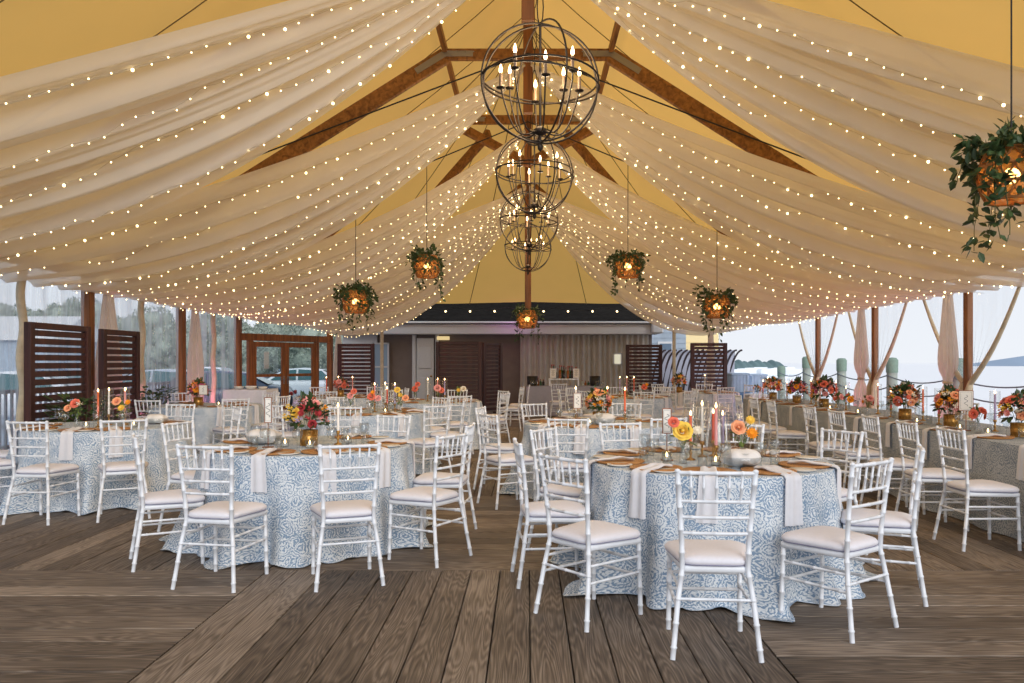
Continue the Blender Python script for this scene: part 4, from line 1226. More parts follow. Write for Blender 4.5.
def votive(x, y, z, label):
    r = thing('votive_candle', label, 'candle', (x, y, z), 0, 'small lit votive candles')
    link('glass', votive_me, r); link('wax', votive_wax, r); link('flame', flame_me, r, (0, 0, .03))
def table_number(x, y, z, rz, h, label, cw=.075, chh=.15):
    r = thing('table_number_stand', label, 'table number', (x, y, z), rz, 'table number cards on copper stands')
    mb = MB(); mb.box((0, 0, .004), (.08, .06, .008), b=.002); mb.tube([(0, 0, .0), (0, 0, h)], .0035, 6)
    for sx in (-1, 1): mb.tube([(sx * cw / 2, 0, h), (sx * cw / 2, 0, h + chh)], .0035, 5)
    mb.tube([(-cw / 2, 0, h), (cw / 2, 0, h)], .0035, 5); mb.tube([(-cw / 2, 0, h + chh), (cw / 2, 0, h + chh)], .0035, 5)
    mb.obj('frame', M['copper'], r)
    c = MB(); c.box((0, 0, h + chh / 2), (cw - .006, .003, chh - .006)); c = c.obj('card', M['card'], r)
    k = MB()
    k.tube([(.016 * math.sin(t * 1.9), -.003, h + chh * (.78 - .56 * t / 8)) for t in [q / 3 for q in range(25)]], .0016, 4)
    for sx in (-1, 1): k.box((sx * cw * .38, -.0025, h + chh / 2), (.0012, .001, chh * .86))
    for sz in (-1, 1): k.box((0, -.0025, h + chh / 2 + sz * chh * .43), (cw * .76, .001, .0012))
    k.obj('lettering', M['ink'], c)
def bread_bowl(x, y, z, label, s=1.0):
    r = thing('bread_bowl', label, 'bowl', (x, y, z), .2, 'glass bowls with folded white cloth')
    b = MB(); b.lathe([(0, .004), (.06, .0), (.105, .03), (.125, .075), (.122, .075), (.10, .034), (.055, .008), (0, .010)], 24, cap=False); b.obj('bowl', M['glass_thick'], r)
    c = MB(); rn = random.Random(4)
    c.grid(lambda u, v: ((.112 * math.cos(2 * PI * u) * math.sin(PI * (.12 + .80 * v))) * (1 + .10 * math.sin(10 * PI * u)), .105 * math.sin(2 * PI * u) * math.sin(PI * (.12 + .80 * v)) * (1 + .05 * math.sin(14 * PI * u)),
                        .068 - .055 * math.cos(PI * v) + .008 * math.sin(6 * PI * u + 5 * v) * math.sin(PI * v)), 40, 14, closed_u=True)
    c.obj('cloth', M['bread_cloth'], r); r.scale = (s * 1.15, s, s)

# ------------------------------------------------------------------ round tables
RT = .838
def tablecloth(cx, cy, ch_angles, seed, label):
    rn = random.Random(seed); ph = [rn.uniform(0, 2 * PI) for _ in range(8)]
    NA = 216
    def gap(a):
        g = 1.0
        for c in ch_angles:
            dd = abs((a - c + PI) % (2 * PI) - PI)
            g *= 1 - math.exp(-(dd / .24) ** 2)
        return g
    def wave(a): return (math.sin(9 * a + ph[0] + .8 * math.sin(3 * a + ph[1])) + .75 * math.sin(16 * a + ph[2]) + .35 * math.sin(27 * a + ph[3] + math.sin(5 * a))) / 2.0
    rows = []
    for r in (0.001, .2, .4, .6, .75, .81, .826): rows.append(('t', r))
    rows += [('c', q) for q in (.3, .7, 1.0)]
    rows += [('d', q) for q in (.06, .13, .2, .28, .37, .46, .55, .64, .73, .82, .9, .96, 1.0)]
    rows += [('p', q) for q in (.3, .7, 1.0)]
    def pt(u, j):
        a = 2 * PI * u - PI / 2 + PI  # seam at the back
        ty, q = rows[j]
        if ty == 't': return (q * math.cos(a), q * math.sin(a), TZ)
        if ty == 'c':
            b = q * PI / 2; r = .826 + .014 * math.sin(b); return (r * math.cos(a), r * math.sin(a), TZ - .014 + .014 * math.cos(b))
        g = gap(a); w_ = wave(a)
        flare = .05 + .18 * g
        dq = q if ty == 'd' else 1.0
        r = .84 + flare * dq ** 1.5 + (.034 + (.065 + .07 * g) * dq) * w_ * dq ** .5
        z = TZ - .014 - (TZ - .026) * dq
        if ty == 'p':
            ex = max(0, math.sin(5 * a + ph[5]) + .3 * math.sin(13 * a + ph[6])) ** .7 * (.02 + .11 * g) * q
            r += ex + .012 * q; z = .012 - .006 * q + .012 * max(0, math.sin(23 * a + ph[4])) * q
        return (r * math.cos(a), r * math.sin(a), z)
    mb = MB(); nr = len(rows) - 1
    def uvf(u, v):
        j = round(v * nr); ty, q = rows[j]; a = 2 * PI * u
        if ty == 't': return (q * math.cos(a) + 3, q * math.sin(a) + 3)
        d_ = {'c': .02 * q, 'd': .02 + .75 * q, 'p': .78 + .07 * q}[ty]
        return (u * 2 * PI * .92, 8 + d_)
    # top as polar uv, side as unrolled uv: the corner rows are unrolled, so split at row 6/7
    mb.grid(lambda u, v: pt(u, round(v * 6)), NA, 6, closed_u=True, uvf=lambda u, v: ((rows[round(v * 6)][1]) * math.cos(2 * PI * u) + 3, (rows[round(v * 6)][1]) * math.sin(2 * PI * u) + 3))
    n2 = nr - 6
    def uv2(u, v):
        j = 6 + round(v * n2); ty, q = rows[j]
        d_ = {'t': 0, 'c': .02 * q, 'd': .02 + .75 * q, 'p': .78 + .07 * q}[ty]
        return (u * 2 * PI * .9, 8 + d_)
    mb.grid(lambda u, v: pt(u, 6 + round(v * n2)), NA, n2, closed_u=True, uvf=uv2)
    o = mb.obj('tablecloth', M['damask'], None, (cx, cy, 0)); tag(o, label, 'tablecloth', 'blue and white patterned tablecloths')
    return o
top_me = mk(lambda m: m.lathe([(0, .735), (.815, .735), (.82, .74), (.82, .757), (0, .757)], 40)).mesh('tabletop', M['beam_wood'])
leg_me = mk(lambda m: (m.tube([(0, 0, .01), (0, 0, .735)], .018, 8), m.box((0, 0, .012), (.06, .06, .02)))).mesh('leg', M['plate_steel'])
D8 = ['right', 'far right', 'far', 'far left', 'left', 'near left', 'near', 'near right']
def phrases(angs):
    bins = {}
    for i, a in enumerate(angs):
        b = int(round((a % (2 * PI)) / (PI / 4))) % 8; bins.setdefault(b, []).append(i)
    out = [None] * len(angs)
    for b, ids in bins.items():
        if len(ids) == 1: out[ids[0]] = D8[b]
        else:
            ids.sort(key=lambda i: math.sin(angs[i]))
            if b in (2, 6):
                ids.sort(key=lambda i: math.cos(angs[i]))
                for q, i in enumerate(ids): out[i] = ['left of ' + D8[b], 'right of ' + D8[b]][q] if len(ids) == 2 else ['left of ' + D8[b], D8[b], 'right of ' + D8[b]][q]
            else:
                for q, i in enumerate(ids): out[i] = D8[b] + [', nearer,', ', farther,'][q]
    return out
nseat = [0]
def settings(cx, cy, angs, tname, detail, phr):
    for i, a in enumerate(angs):
        ca, sa = math.cos(a), math.sin(a); rz = a - PI / 2
        R_ = .645
        def put(me, nm, cat, lb, rr, tt, z=TZ + .001, grp=None, rot=0):
            o = link(nm, me, None, (cx + rr * ca - tt * sa, cy + rr * sa + tt * ca, z), rz + rot); tag(o, lb, cat, grp); return o
        p = phr[i]
        put(charger_me, 'charger_plate', 'plate', 'round brown rattan charger at the %s seat of the %s' % (p, tname), R_, 0, grp='rattan chargers')
        nseat[0] += 1
        put(NAPK[nseat[0] % 6], 'napkin', 'napkin', 'white napkin hanging at the %s seat of the %s' % (p, tname), RT + .002, random.uniform(-.015, .015), TZ + .002, 'white napkins hanging over the table edges')
        if detail >= 1:
            put(plate_me, 'bread_plate', 'plate', 'small white plate at the %s seat of the %s' % (p, tname), R_ + .03, -.265, grp='small white plates')
            put(goblet_me, 'goblet', 'glass', 'stemmed water glass at the %s seat of the %s' % (p, tname), .44, .10, grp='stemmed glasses')
        if detail >= 2:
            put(tumbler_me, 'tumbler', 'glass', 'short clear tumbler at the %s seat of the %s' % (p, tname), .46, -.04, grp='short tumblers')
TABLES = []
def round_table(cx, cy, chairs, tname, full, seed, detail=2, settings_angs=None, group=None):
    chs = []
    for c in chairs:
        x, y = c[0], c[1]
        v = Vector((x - cx, y - cy)); dmin = 1.10
        if v.length < dmin: v = v.normalized() * dmin
        x, y = cx + v.x, cy + v.y
        f = c[2] if len(c) > 2 else (-v.x, -v.y)
        chs.append((x, y, f, math.atan2(v.y, v.x)))
    angs = [c[3] for c in chs]; phr = phrases(angs)
    tb = thing('round_table', 'round table under patterned cloth, the %s' % tname, 'table', (cx, cy, 0), 0, 'cloth covered round tables')
    link('tabletop', top_me, tb)
    for q in range(4): link('leg', leg_me, tb, (.45 * math.cos(q * PI / 2 + .7), .45 * math.sin(q * PI / 2 + .7), 0))
    tablecloth(cx, cy, angs, seed, 'blue and white paisley floor-length cloth on the %s' % tname)
    for c, p in zip(chs, phr):
        chair(c[0], c[1], c[2][0], c[2][1], 'white bamboo-style chair at the %s seat of the %s' % (p, tname), full, 'white chairs around the round tables', random.uniform(-.05, .05))
    settings(cx, cy, angs, tname, detail, phr)
    return angs
def ringch(cx, cy, n, a0, d=1.13, skip=()):
    return [(cx + d * math.cos(a0 + 2 * PI * k / n), cy + d * math.sin(a0 + 2 * PI * k / n)) for k in range(n) if k not in skip]
T = {}
T1 = (1.26, 5.56); T2 = (-1.82, 6.62); T3 = (-4.56, 8.6); T4 = (-2.2, 10.9); T5 = (.8, 8.97); T6 = (-5.12, 12.7); T7 = (-3.75, 15.7); T8 = (-1.65, 13.9); T9 = (1.95, 15.6); T10 = (3.9, 18.0); T11 = (-.9, 17.6)
round_table(*T1, [(.94, 4.12, (.04, 1)), (.37, 4.61, (.74, .67)), (.16, 5.35, (.98, .12)), (.32, 6.2), (.87, 6.72), (1.72, 6.6), (2.17, 6.04), (2.12, 5.085, (-.9, .43)), (1.705, 4.445, (-.58, .81))], 'front right table', True, 1, 2)
round_table(*T2, [(-2.02, 5.3, (.15, 1)), (-2.62, 5.82, (.88, .47)), (-2.85, 6.95), (-1.225, 5.34, (-.35, .93)), (-.75, 5.93, (-.85, .5)), (-.72, 6.75, (-1, .05)), (-1.42, 7.66)], 'front left table', True, 2, 2)
round_table(*T3, [(-4.46, 7.35, (.12, 1)), (-3.82, 7.52, (-.45, .9)), (-5.5, 8.55), (-3.6, 9.2), (-4.4, 9.78), (-5.3, 7.75, (.6, .8))], 'table by left screens', True, 3, 1)
round_table(*T4, [(-1.25, 9.85), (-1.45, 11.75), (-2.15, 9.6), (-3.3, 10.8), (-2.75, 11.9), (-1.1, 10.9), (-3.0, 10.0)], 'second-row left table', True, 4, 1)
round_table(*T5, [(.4, 7.7, (.1, 1)), (.2, 9.95), (-.2, 8.15, (.8, .5)), (-.33, 9.25), (1.25, 7.75), (1.2, 10.05), (1.85, 9.35)], 'second-row right table', True, 5, 1)
round_table(*T6, [(-5.26, 11.3), (-4.35, 11.65), (-4.13, 12.5), (-5.9, 13.6), (-4.6, 13.7)], 'table by left wall', False, 6, 0)
round_table(*T7, ringch(*T7, 7, .3), 'table before wooden doors', False, 7, 0)
round_table(*T8, [(-1.15, 12.72), (-.6, 13.5), (-.65, 14.5), (-1.4, 15.0), (-2.4, 14.9), (-2.85, 13.9), (-2.3, 12.9)], 'third-row centre table', False, 8, 0)
round_table(*T9, ringch(*T9, 8, .1), 'third-row right table', False, 9, 0)
round_table(*T10, ringch(*T10, 7, -.5), 'table by rear right screens', False, 10, 0)
chair(-.35, 17.0, -1, .2, 'white bamboo-style chair alone left of the bar, nearer of two', False, 'white chairs near the bar')
chair(-.2, 18.3, -1, 0, 'white bamboo-style chair alone left of the bar, farther of two', False, 'white chairs near the bar')
chair(.75, 19.6, 0, 1, 'white bamboo-style chair with its back to us in front of the bar', False, 'white chairs near the bar')

# ---- centrepieces
def P(px, py, zz=TZ):
    d = (H - zz) * F / (py - VY); return ((px - VX) / F * d, d)
# front right table: candles, bud vases, bowl
tn = 'front right table'
c1 = T1
taper(c1[0] + .03, c1[1] - .10, TZ, 'pink', .26, 'tall lit pink taper candle on the ' + tn)
taper(c1[0] - .12, c1[1] + .02, TZ, 'orange', .2, 'lit orange taper candle on the ' + tn)
taper(c1[0] + .11, c1[1] + .04, TZ, 'lilac', .2, 'lit lilac taper candle on the ' + tn)
taper(c1[0] + .0, c1[1] + .2, TZ, 'white', .26, 'white taper candle in glass cylinder on the ' + tn)
taper(c1[0] + .09, c1[1] + .24, TZ, 'coral', .2, 'coral taper candle at the back of the ' + tn)
cyl(c1[0] + .03, c1[1] - .10, TZ, 'glass cylinder around the pink candle on the ' + tn)
cyl(c1[0] - .12, c1[1] + .02, TZ, 'glass cylinder around the orange candle on the ' + tn)
cyl(c1[0] + .11, c1[1] + .04, TZ, 'glass cylinder around the lilac candle on the ' + tn)
cyl(c1[0] + .0, c1[1] + .2, TZ, 'glass cylinder around the white candle on the ' + tn)
bread_bowl(1.39, 5.18, TZ, 'wide glass bowl with folded white cloth on the ' + tn)
def budvase(x, y, blooms, label, seed=1, s=1.0):
    r = thing('bud_vase', label, 'flowers', (x, y, TZ), 0, 'bud vases with single stems')
    link('vase', VASE_BUD, r); link('foliage', foliage(.08, 30, seed, True), r, (0, 0, .17))
    for (kind, col, dx, dz, sc) in blooms:
        o = link('flower', bloom(kind, col), r, (dx, -.03, dz)); o.rotation_euler = (1.1, 0, 0); sc *= .64; o.scale = (sc, sc, sc)
budvase(c1[0] - .21, c1[1] - .17, [('rose', 'yellow', -.01, .22, 1.6), ('daisy', 'cream', .09, .225, 1.2), ('rose', 'coral', -.07, .28, .9)], 'bud vase with large yellow rose and cream anemone on the ' + tn, 1)
budvase(c1[0] + .2, c1[1] - .12, [('rose', 'peach', -.03, .24, 1.2), ('daisy', 'orange', .06, .2, 1.5), ('daisy', 'yellow', .05, .29, 1.2), ('filler', 'cream', -.02, .31, 1)], 'bud vase with peach and orange blooms on the ' + tn, 2)
votive(c1[0] - .02, c1[1] - .3, TZ, 'lit votive in front of the pink candle on the ' + tn)
votive(c1[0] - .3, c1[1] - .05, TZ, 'lit votive left of the candles on the ' + tn)
votive(c1[0] + .3, c1[1] + .12, TZ, 'lit votive right of the candles on the ' + tn)
table_number(c1[0] - .29, c1[1] + .0, TZ, 0, .19, 'narrow white table number card on copper stand, front right table', .06, .17)
# front left
tn = 'front left table'; c2 = T2
arrangement(c2[0] + .02, c2[1] - .08, TZ, .15, 'mix', 'large colourful bouquet in a gold openwork vase on the ' + tn, 3)
table_number(c2[0] - .27, c2[1] - .22, TZ, .1, .2, 'narrow tall table number card on copper stand, front left table', .055, .2)
bread_bowl(c2[0] - .38, c2[1] + .0, TZ, 'glass bowl with white cloth left of the bouquet on the ' + tn, 1.05)
for q, (dx, dy) in enumerate(((-.14, -.2), (.08, -.27), (.3, .1), (-.05, .22))):
    votive(c2[0] + dx, c2[1] + dy, TZ, ['lit votive left of the bouquet', 'lit votive in front of the bouquet', 'lit votive right of the bouquet', 'lit votive behind the bouquet'][q] + ' on the ' + tn)
taper(c2[0] + .24, c2[1] + .0, TZ, 'white', .2, 'short white taper candle on the ' + tn)
# far left
tn = 'table by left screens'; c3 = T3
def candle_group(c, tn, spec, cy_=True):
    for (col, dx, dy, h_, w_) in spec:
        taper(c[0] + dx, c[1] + dy, TZ, col, h_, 'lit %s taper candle, %s, on the %s' % (col, w_, tn))
        if cy_: cyl(c[0] + dx, c[1] + dy, TZ, 'glass cylinder around the %s candle, %s, on the %s' % (col, w_, tn), h_ < .25)
candle_group(c3, tn, [('orange', .05, -.25, .26, 'front'), ('white', -.02, .1, .26, 'left'), ('pink', .18, .05, .26, 'right'), ('lilac', .1, .22, .26, 'back')])
budvase(c3[0] - .2, c3[1] - .2, [('rose', 'coral', .0, .25, 1.2), ('rose', 'peach', -.08, .2, .9), ('filler', 'cream', .06, .24, 1)], 'bud vase with coral bloom left of candles on the ' + tn, 1)
budvase(c3[0] + .26, c3[1] - .15, [('daisy', 'yellow', .0, .2, 1.3), ('daisy', 'orange', .07, .26, 1.1), ('rose', 'peach', -.05, .27, 1.1)], 'bud vase with yellow daisies right of candles on the ' + tn, 2)
bread_bowl(c3[0] + .45, c3[1] + .2, TZ, 'glass bowl with white cloth on the ' + tn, .9)
votive(c3[0] - .02, c3[1] - .35, TZ, 'lit votive at the front of the ' + tn); votive(c3[0] + .4, c3[1] - .2, TZ, 'lit votive at the right of the ' + tn)
# second row left
tn = 'second-row left table'; c = T4
candle_group(c, tn, [('pink', .1, 0, .26, 'left'), ('coral', .25, .12, .2, 'middle'), ('lilac', .38, -.02, .26, 'right'), ('white', .2, .25, .26, 'back')])
budvase(c[0] + .1, c[1] - .2, [('rose', 'coral', 0, .22, 1.3), ('daisy', 'orange', .02, .28, 1.1), ('rose', 'pink', .09, .2, 1)], 'bud vase with coral bloom on the ' + tn, 1)
budvase(c[0] + .48, c[1] - .15, [('daisy', 'yellow', 0, .24, 1.2), ('rose', 'peach', .07, .2, 1.1), ('rose', 'yellow', -.04, .31, 1)], 'bud vase with yellow blooms at the right of the ' + tn, 2)
budvase(c[0] - .25, c[1] + .1, [('rose', 'pink', 0, .22, 1.1), ('rose', 'coral', .05, .28, 1)], 'bud vase with pink blooms at the left of the ' + tn, 0)
votive(c[0] + .3, c[1] - .3, TZ, 'lit votive at the front of the ' + tn)
# second row right
tn = 'second-row right table'; c = T5
arrangement(c[0] + .0, c[1] + .0, TZ, .14, 'warm', 'round bouquet of coral, pink and yellow blooms on the ' + tn, 5)
table_number(c[0] - .25, c[1] - .1, TZ, 0, .17, 'white table number card beside the bouquet on the ' + tn, .085, .17)
bread_bowl(c[0] + .02, c[1] - .3, TZ, 'glass bowl with white cloth in front of the bouquet on the ' + tn, 1.05)
candle_group(c, tn, [('orange', .28, -.1, .26, 'right'), ('coral', .12, .25, .26, 'back'), ('white', -.25, .2, .26, 'left')], False)
votive(c[0] - .12, c[1] - .28, TZ, 'lit votive left of the bowl on the ' + tn)
# left wall table
tn = 'table by left wall'; c = T6
arrangement(c[0] - .1, c[1] - .1, TZ, .15, 'red', 'wide pink and magenta bouquet on the ' + tn, 6)
table_number(c[0] + .08, c[1] - .35, TZ, 0, .18, 'square white framed table number on the ' + tn, .13, .15)
votive(c[0] + .3, c[1] - .3, TZ, 'lit votive on the ' + tn)
tn = 'table before wooden doors'; c = T7
arrangement(c[0] + .05, c[1], TZ, .13, 'coral', 'small coral and orange bouquet on the ' + tn, 7)
candle_group(c, tn, [('coral', -.2, -.1, .26, 'left'), ('orange', -.05, .25, .26, 'back'), ('pink', .3, -.05, .26, 'right')])
tn = 'third-row centre table'; c = T8
candle_group(c, tn, [('white', -.1, 0, .26, 'left'), ('pink', .06, .1, .26, 'middle'), ('lilac', .2, -.05, .26, 'right')])
budvase(c[0] - .3, c[1] - .15, [('rose', 'coral', 0, .22, 1.3), ('rose', 'coral', .05, .3, 1.1)], 'bud vase with coral blooms at the left of the ' + tn, 0)
budvase(c[0] + .1, c[1] - .25, [('rose', 'pink', 0, .24, 1.5), ('rose', 'coral', .07, .2, 1.2)], 'bud vase with pink blooms at the front of the ' + tn, 1)
budvase(c[0] + .45, c[1] - .1, [('daisy', 'yellow', 0, .2, 1.4), ('rose', 'cream', .08, .22, 1.2)], 'bud vase with yellow and cream blooms on the ' + tn, 2)
tn = 'third-row right table'; c = T9
candle_group(c, tn, [('lilac', -.15, 0, .26, 'left'), ('pink', 0, .1, .26, 'middle'), ('coral', .12, -.05, .26, 'right')])
budvase(c[0] + .3, c[1] - .15, [('rose', 'coral', 0, .2, 1.4), ('daisy', 'orange', .05, .25, 1.2)], 'bud vase with coral blooms on the ' + tn, 0)
tn = 'table by rear right screens'; c = T10
arrangement(c[0] - .5, c[1] - .1, TZ, .16, 'warm', 'bouquet of muted pink and peach blooms on the ' + tn, 9)
candle_group(c, tn, [('white', .1, 0, .26, 'right')])

# ------------------------------------------------------------------ long banquet table by the water
LX0, LX1, LY0, LY1 = 4.02, 5.1, 4.9, 14.9
mb = MB(); mb.box(((LX0 + LX1) / 2, (LY0 + LY1) / 2, .745), (LX1 - LX0 - .03, LY1 - LY0 - .03, .024))
r = thing('long_table', 'long banquet table under the grey-blue cloth by the water', 'table'); mb.obj('tabletop', M['beam_wood'], r)
for q in range(6):
    for xx in (LX0 + .15, LX1 - .15): link('leg', leg_me, r, (xx, LY0 + .3 + q * (LY1 - LY0 - .6) / 5, 0))
per = [(LX0, LY0), (LX0, LY1), (LX1, LY1), (LX1, LY0)]
segs = []; tot = 0
for i in range(4):
    a, b = Vector(per[i]), Vector(per[(i + 1) % 4]); segs.append((a, b, tot, (b - a).length)); tot += (b - a).length
def perim(s):
    for a, b, s0, L_ in segs:
        if s <= s0 + L_ + 1e-6:
            t = (s - s0) / L_; d_ = (b - a).normalized(); return a.lerp(b, t), Vector((-d_.y, d_.x))
    return Vector(per[0]), Vector((-1, 0))
mb = MB()
def side(u, v):
    p, n = perim(u * tot); s = u * tot
    wv = math.sin(s * 7.3 + math.sin(s * 2.1)) + .6 * math.sin(s * 13.1 + 1)
    o = .004 + (.05 * v ** 1.4 + .022 * wv * v) * 1.0 + (.05 * max(0, v - .94) / .06 * max(0, math.sin(s * 2.2 + 1)))
    return Vector((p.x + n.x * o, p.y + n.y * o, TZ - (TZ - .008) * v))
mb.grid(side, 560, 12, uvf=lambda u, v: (u * tot, v * .77))
mb.grid(lambda u, v: (LX0 + (LX1 - LX0) * u, LY0 + (LY1 - LY0) * v, TZ), 10, 40, uvf=lambda u, v: (u * 1.08 + 40, v * 10))
o = mb.obj('tablecloth', M['damask_grey'], None); tag(o, 'long grey-blue patterned cloth covering the banquet table by the water', 'tablecloth')
cy_ = [5.62, 6.33, 7.05, 7.8, 8.68, 9.5, 11.0, 11.85, 12.7]
nn = ['nearest', 'second', 'third', 'fourth', 'fifth', 'sixth', 'seventh', 'eighth', 'ninth']
for k, y in enumerate(cy_):
    if k: chair(3.585, y, 1, random.uniform(-.04, .04), 'white bamboo-style chair on the near side of the long table, %s in view' % nn[k - 1], k < 6, 'white chairs along the long table')
for k, y in enumerate((7.55, 8.5, 10.4, 12.0)):
    chair(5.55, y, -1, 0, 'white bamboo-style chair on the water side of the long table, %s of four' % nn[k], False, 'white chairs along the long table')
for k, y in enumerate([5.62, 6.4, 7.2, 8.0, 8.85, 9.7, 10.55, 11.3, 12.1, 12.9, 13.7, 14.4]):
    q = (nn + ['tenth', 'eleventh', 'farthest'])[k]
    def put(me, nm, cat, lb, x, yy, z=TZ + .001, grp=None, rz_=PI / 2):
        o = link(nm, me, None, (x, yy, z), rz_); tag(o, lb, cat, grp)
    put(charger_me, 'charger_plate', 'plate', 'rattan charger at the near edge of the long table, %s seat' % q, LX0 + .19, y, grp='rattan chargers')
    put(NAPK[k % 6], 'napkin', 'napkin', 'napkin hanging off the near edge of the long table, %s seat' % q, LX0 - .004, y + random.uniform(-.03, .03), TZ + .002, 'white napkins hanging over the table edges')
    put(goblet_me, 'goblet', 'glass', 'stemmed glass behind the %s near-side charger of the long table' % q, LX0 + .38, y + .12, grp='stemmed glasses')
    put(tumbler_me, 'tumbler', 'glass', 'tumbler behind the %s near-side charger of the long table' % q, LX0 + .40, y - .08, grp='short tumblers')
    put(goblet_me, 'goblet', 'glass', 'stemmed glass on the water side of the long table, %s seat' % q, LX1 - .38, y + .1, grp='stemmed glasses')
def LP(px, x=4.5): return x * F / (px - VX)
for k, (px, s, pal, lb) in enumerate(((1019, .15, 'warm', 'round coral and orange bouquet at the right edge of the photo'), (951, .155, 'warm', 'coral rose bouquet in gold vase beside the framed table number'),
        (905, .17, 'warm', 'widest pink and orange bouquet on the long table'), (824, .18, 'red', 'magenta and orange bouquet left of the rope-tied curtain'),
        (797, .15, 'red', 'pink and orange bouquet second from the far end of the long table'), (773, .15, 'warm', 'dark leafy bouquet of orange blooms at the far end'))):
    arrangement(4.5, LP(px), TZ, s, pal, lb, 20 + k)
for k, (px, pal, lb) in enumerate(((978, 'coral', 'low pair of coral and yellow blooms near the lilac candle'), (868, 'red', 'small vase of red blooms left of the widest bouquet'),
        (849, 'red', 'small pink vase in the middle of the long table'), (838, 'coral', 'small coral cluster in front of the magenta bouquet'), (757, 'bud2', 'small orange vase at the far end of the long table'))):
    arrangement(4.33, LP(px, 4.33), TZ, .07, pal, lb, 40 + k, 'small vases on the long table', 'bud')
for k, (px, col) in enumerate(((995, 'lilac'), (939, 'coral'), (923, 'orange'), (891, 'coral'), (878, 'pink'), (846, 'lilac'), (836, 'coral'), (816, 'pink'), (811, 'coral'), (787, 'pink'), (768, 'pink'), (763, 'coral'))):
    q = (nn + ['tenth', 'eleventh', 'twelfth'])[k]
    xx = 4.62 - .1 * (k % 2)
    taper(xx, LP(px, xx), TZ, col, .26 if k % 2 == 0 else .2, 'lit %s taper on the long table, %s from the camera' % (col, q))
    cyl(xx, LP(px, xx), TZ, 'glass cylinder around the %s taper from the camera on the long table' % q)
for k, px in enumerate((988, 960, 917, 858, 830)):
    votive(4.3, LP(px, 4.3), TZ, 'small lit votive on the long table, %s from the camera' % nn[k])
table_number(4.38, LP(966, 4.38), TZ + .0, -.25, .2, 'tilted gold-framed table number card on the long table', .13, .2)

# ------------------------------------------------------------------ bar and side table
def skirted(x0, x1, y0, y1, h_, mat, label, nm='table_skirt'):
    mb = MB(); P4 = [(x0, y0), (x1, y0), (x1, y1), (x0, y1)]
    n = 60
    def f(u, v):
        s = u * 4; i = min(3, int(s)); t = s - i; a = Vector(P4[i]); b = Vector(P4[(i + 1) % 4]); p = a.lerp(b, t); d_ = (b - a).normalized(); nr_ = Vector((d_.y, -d_.x))
        o = .003 + v * (.03 + .015 * math.sin(u * 90))
        return Vector((p.x + nr_.x * o, p.y + nr_.y * o, h_ - (h_ - .01) * v))
    mb.grid(f, 160, 8); mb.box(((x0 + x1) / 2, (y0 + y1) / 2, h_ - .004), (x1 - x0, y1 - y0, .01))
    o = mb.obj(nm, mat, None); tag(o, label, 'tablecloth'); return o
skirted(-.05, 2.1, 21.4, 22.1, .80, M['lilac'], 'plain lilac-grey cloth covering the bar table')
r = thing('riser_shelf', 'white riser shelf standing on the bar', 'shelf', (.98, 21.75, .806))
mb = MB(); mb.box((0, 0, .18), (.84, .3, .035), b=.005); mb.obj('shelf', M['white_paint'], r)
for sx in (-1, 1):
    mb = MB(); mb.box((sx * .39, 0, .08), (.04, .28, .162), b=.005); mb.obj('leg', M['white_paint'], r)
bot = mk(lambda m: m.lathe([(0, 0), (.037, 0), (.038, .01), (.038, .17), (.014, .215), (.013, .28), (.016, .285), (.016, .3), (0, .3)], 12))
bots = [bot.mesh('bottle', M[k]) for k in ('amber', 'green_glass', 'bottle_dark', 'bottle_clear')]
capm = mk(lambda m: m.lathe([(0, .282), (.0165, .282), (.0165, .31), (0, .31)], 10)).mesh('cap', M['foil'])
rb = random.Random(2)
for k in range(13):
    x = .98 + (-.33 + .66 * k / 12); o = link('bottle', bots[k % 4], None, (x, 21.72 + .08 * (k % 2), 1.005)); s = rb.uniform(.85, 1.25); o.scale = (1, 1, s)
    tag(o, '%s bottle on the riser shelf, %s from the left' % (['amber', 'green', 'dark', 'clear'][k % 4], (nn + ['tenth', 'eleventh', 'twelfth', 'thirteenth'])[k]), 'bottle', 'bottles on the bar riser'); link('cap', capm, o)
for k in range(12):
    x = (.05 + .45 * k / 6) if k < 6 else (1.5 + .5 * (k - 6) / 6); o = link('bottle', bots[(k + 1) % 4], None, (x, 21.95, .808)); s = rb.uniform(.4, .7); o.scale = (.9, .9, s)
    tag(o, 'short bottle on the bar %s of the riser, %s along' % ('left' if k < 6 else 'right', nn[k % 6]), 'bottle', 'short bottles on the bar top'); link('cap', capm, o)
for k, x in enumerate((.08, .14, .2, .26, 1.84, 1.9, 1.96, 2.02)):
    o = link('tumbler', tumbler_me, None, (x, 21.5, .808)); o.scale = (.8, .8, 1.4); tag(o, 'stacked clear glass on the bar, %s of the %s row' % (nn[k % 4], 'left' if k < 4 else 'right'), 'glass', 'glasses at the ends of the bar')
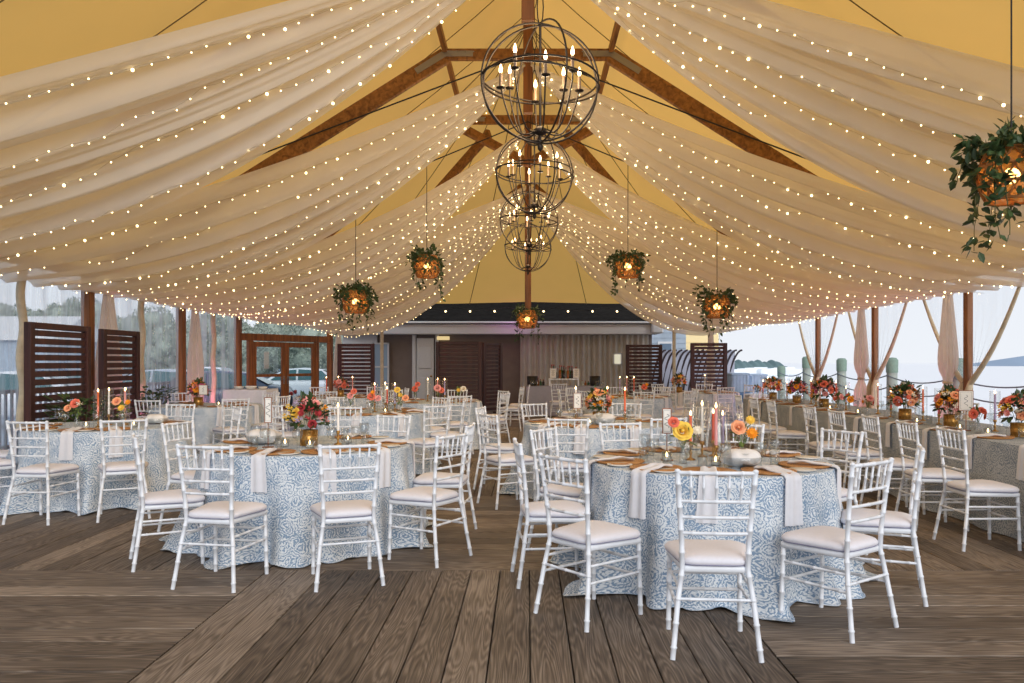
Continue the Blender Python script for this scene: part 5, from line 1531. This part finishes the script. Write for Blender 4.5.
for k, (x, z_) in enumerate(((.68, 1.008), (1.31, 1.008))):
    mb = MB(); mb.box((0, 0, .14), (.17, .015, .26), b=.003); o = mb.obj('framed_sign', M['white_paint'], None, (x, 21.62, z_)); tag(o, 'small white framed menu at the %s end of the riser' % ['left', 'right'][k], 'sign')
    c = MB(); c.box((0, -.009, .14), (.14, .002, .23)); c = c.obj('card', M['card'], o); l_ = MB()
    for q in range(6): l_.box((0, -.011, .22 - q * .028), (.08 - .02 * (q % 2), .001, .006))
    l_.obj('lettering', M['ink'], c)
for k, x in enumerate((.12, 1.83)):
    mb = MB(); mb.lathe([(0, 0), (.12, 0), (.14, .04), (.15, .26), (.14, .26), (.12, .05), (0, .04)], 20); o = mb.obj('ice_bucket', M['black'], None, (x, 21.78, .808)); tag(o, 'black ice bucket at the %s end of the bar' % ['left', 'right'][k], 'bucket')
skirted(-5.5, -4.72, 14.35, 15.0, .95, M['white_cloth'], 'pale cloth on the side table in front of the wooden doors')
for k, (x, s) in enumerate(((-5.32, .55), (-5.1, .65), (-4.88, .5))):
    mb = MB(); mb.lathe([(0, 0), (.1, 0), (.16, .06), (.17, .09), (.15, .085), (.09, .015), (0, .012)], 20); o = mb.obj('serving_bowl', M['porcelain'], None, (x, 14.65, .956)); o.scale = (s, s, s)
    tag(o, '%s serving bowl on the pale side table' % ['left', 'middle', 'right'][k], 'bowl')
# lilac cloth covers on two chairs at right rear are draped shawls
for k, (x, y) in enumerate(((3.0, 14.1), (-4.75, 13.75))):
    pass
# dark potted foliage at the foot of the left screens
for k, (x, y, s, lb) in enumerate(((-5.65, 10.1, .62, 'dark leafy potted shrub at the foot of the nearest left screen'), (-6.45, 13.6, .6, 'dark leafy potted shrub just beyond the second left screen'))):
    r = thing('potted_shrub', lb, 'plant', (x, y, 0))
    mb = MB(); mb.lathe([(0, 0), (.14, 0), (.18, .3), (.19, .32), (.17, .32), (.15, .28), (0, .28)], 18); mb.obj('pot', M['black'], r)
    mb = MB(); rn = random.Random(k)
    for q in range(420):
        a = rn.uniform(0, 2 * PI); rr = .42 * math.sqrt(rn.random()); z = rn.uniform(.4, 1.0)
        mb.leaf((rr * math.cos(a), rr * math.sin(a), z), (math.cos(a), math.sin(a), rn.uniform(-.4, .8)), (0, 0, 1), .10, .06)
    for q in range(10):
        a = q * .63; mb.tube([(0, 0, .28), (.3 * math.cos(a), .3 * math.sin(a), .9)], .006, 4)
    mb.obj('foliage', M['leaf'], r)
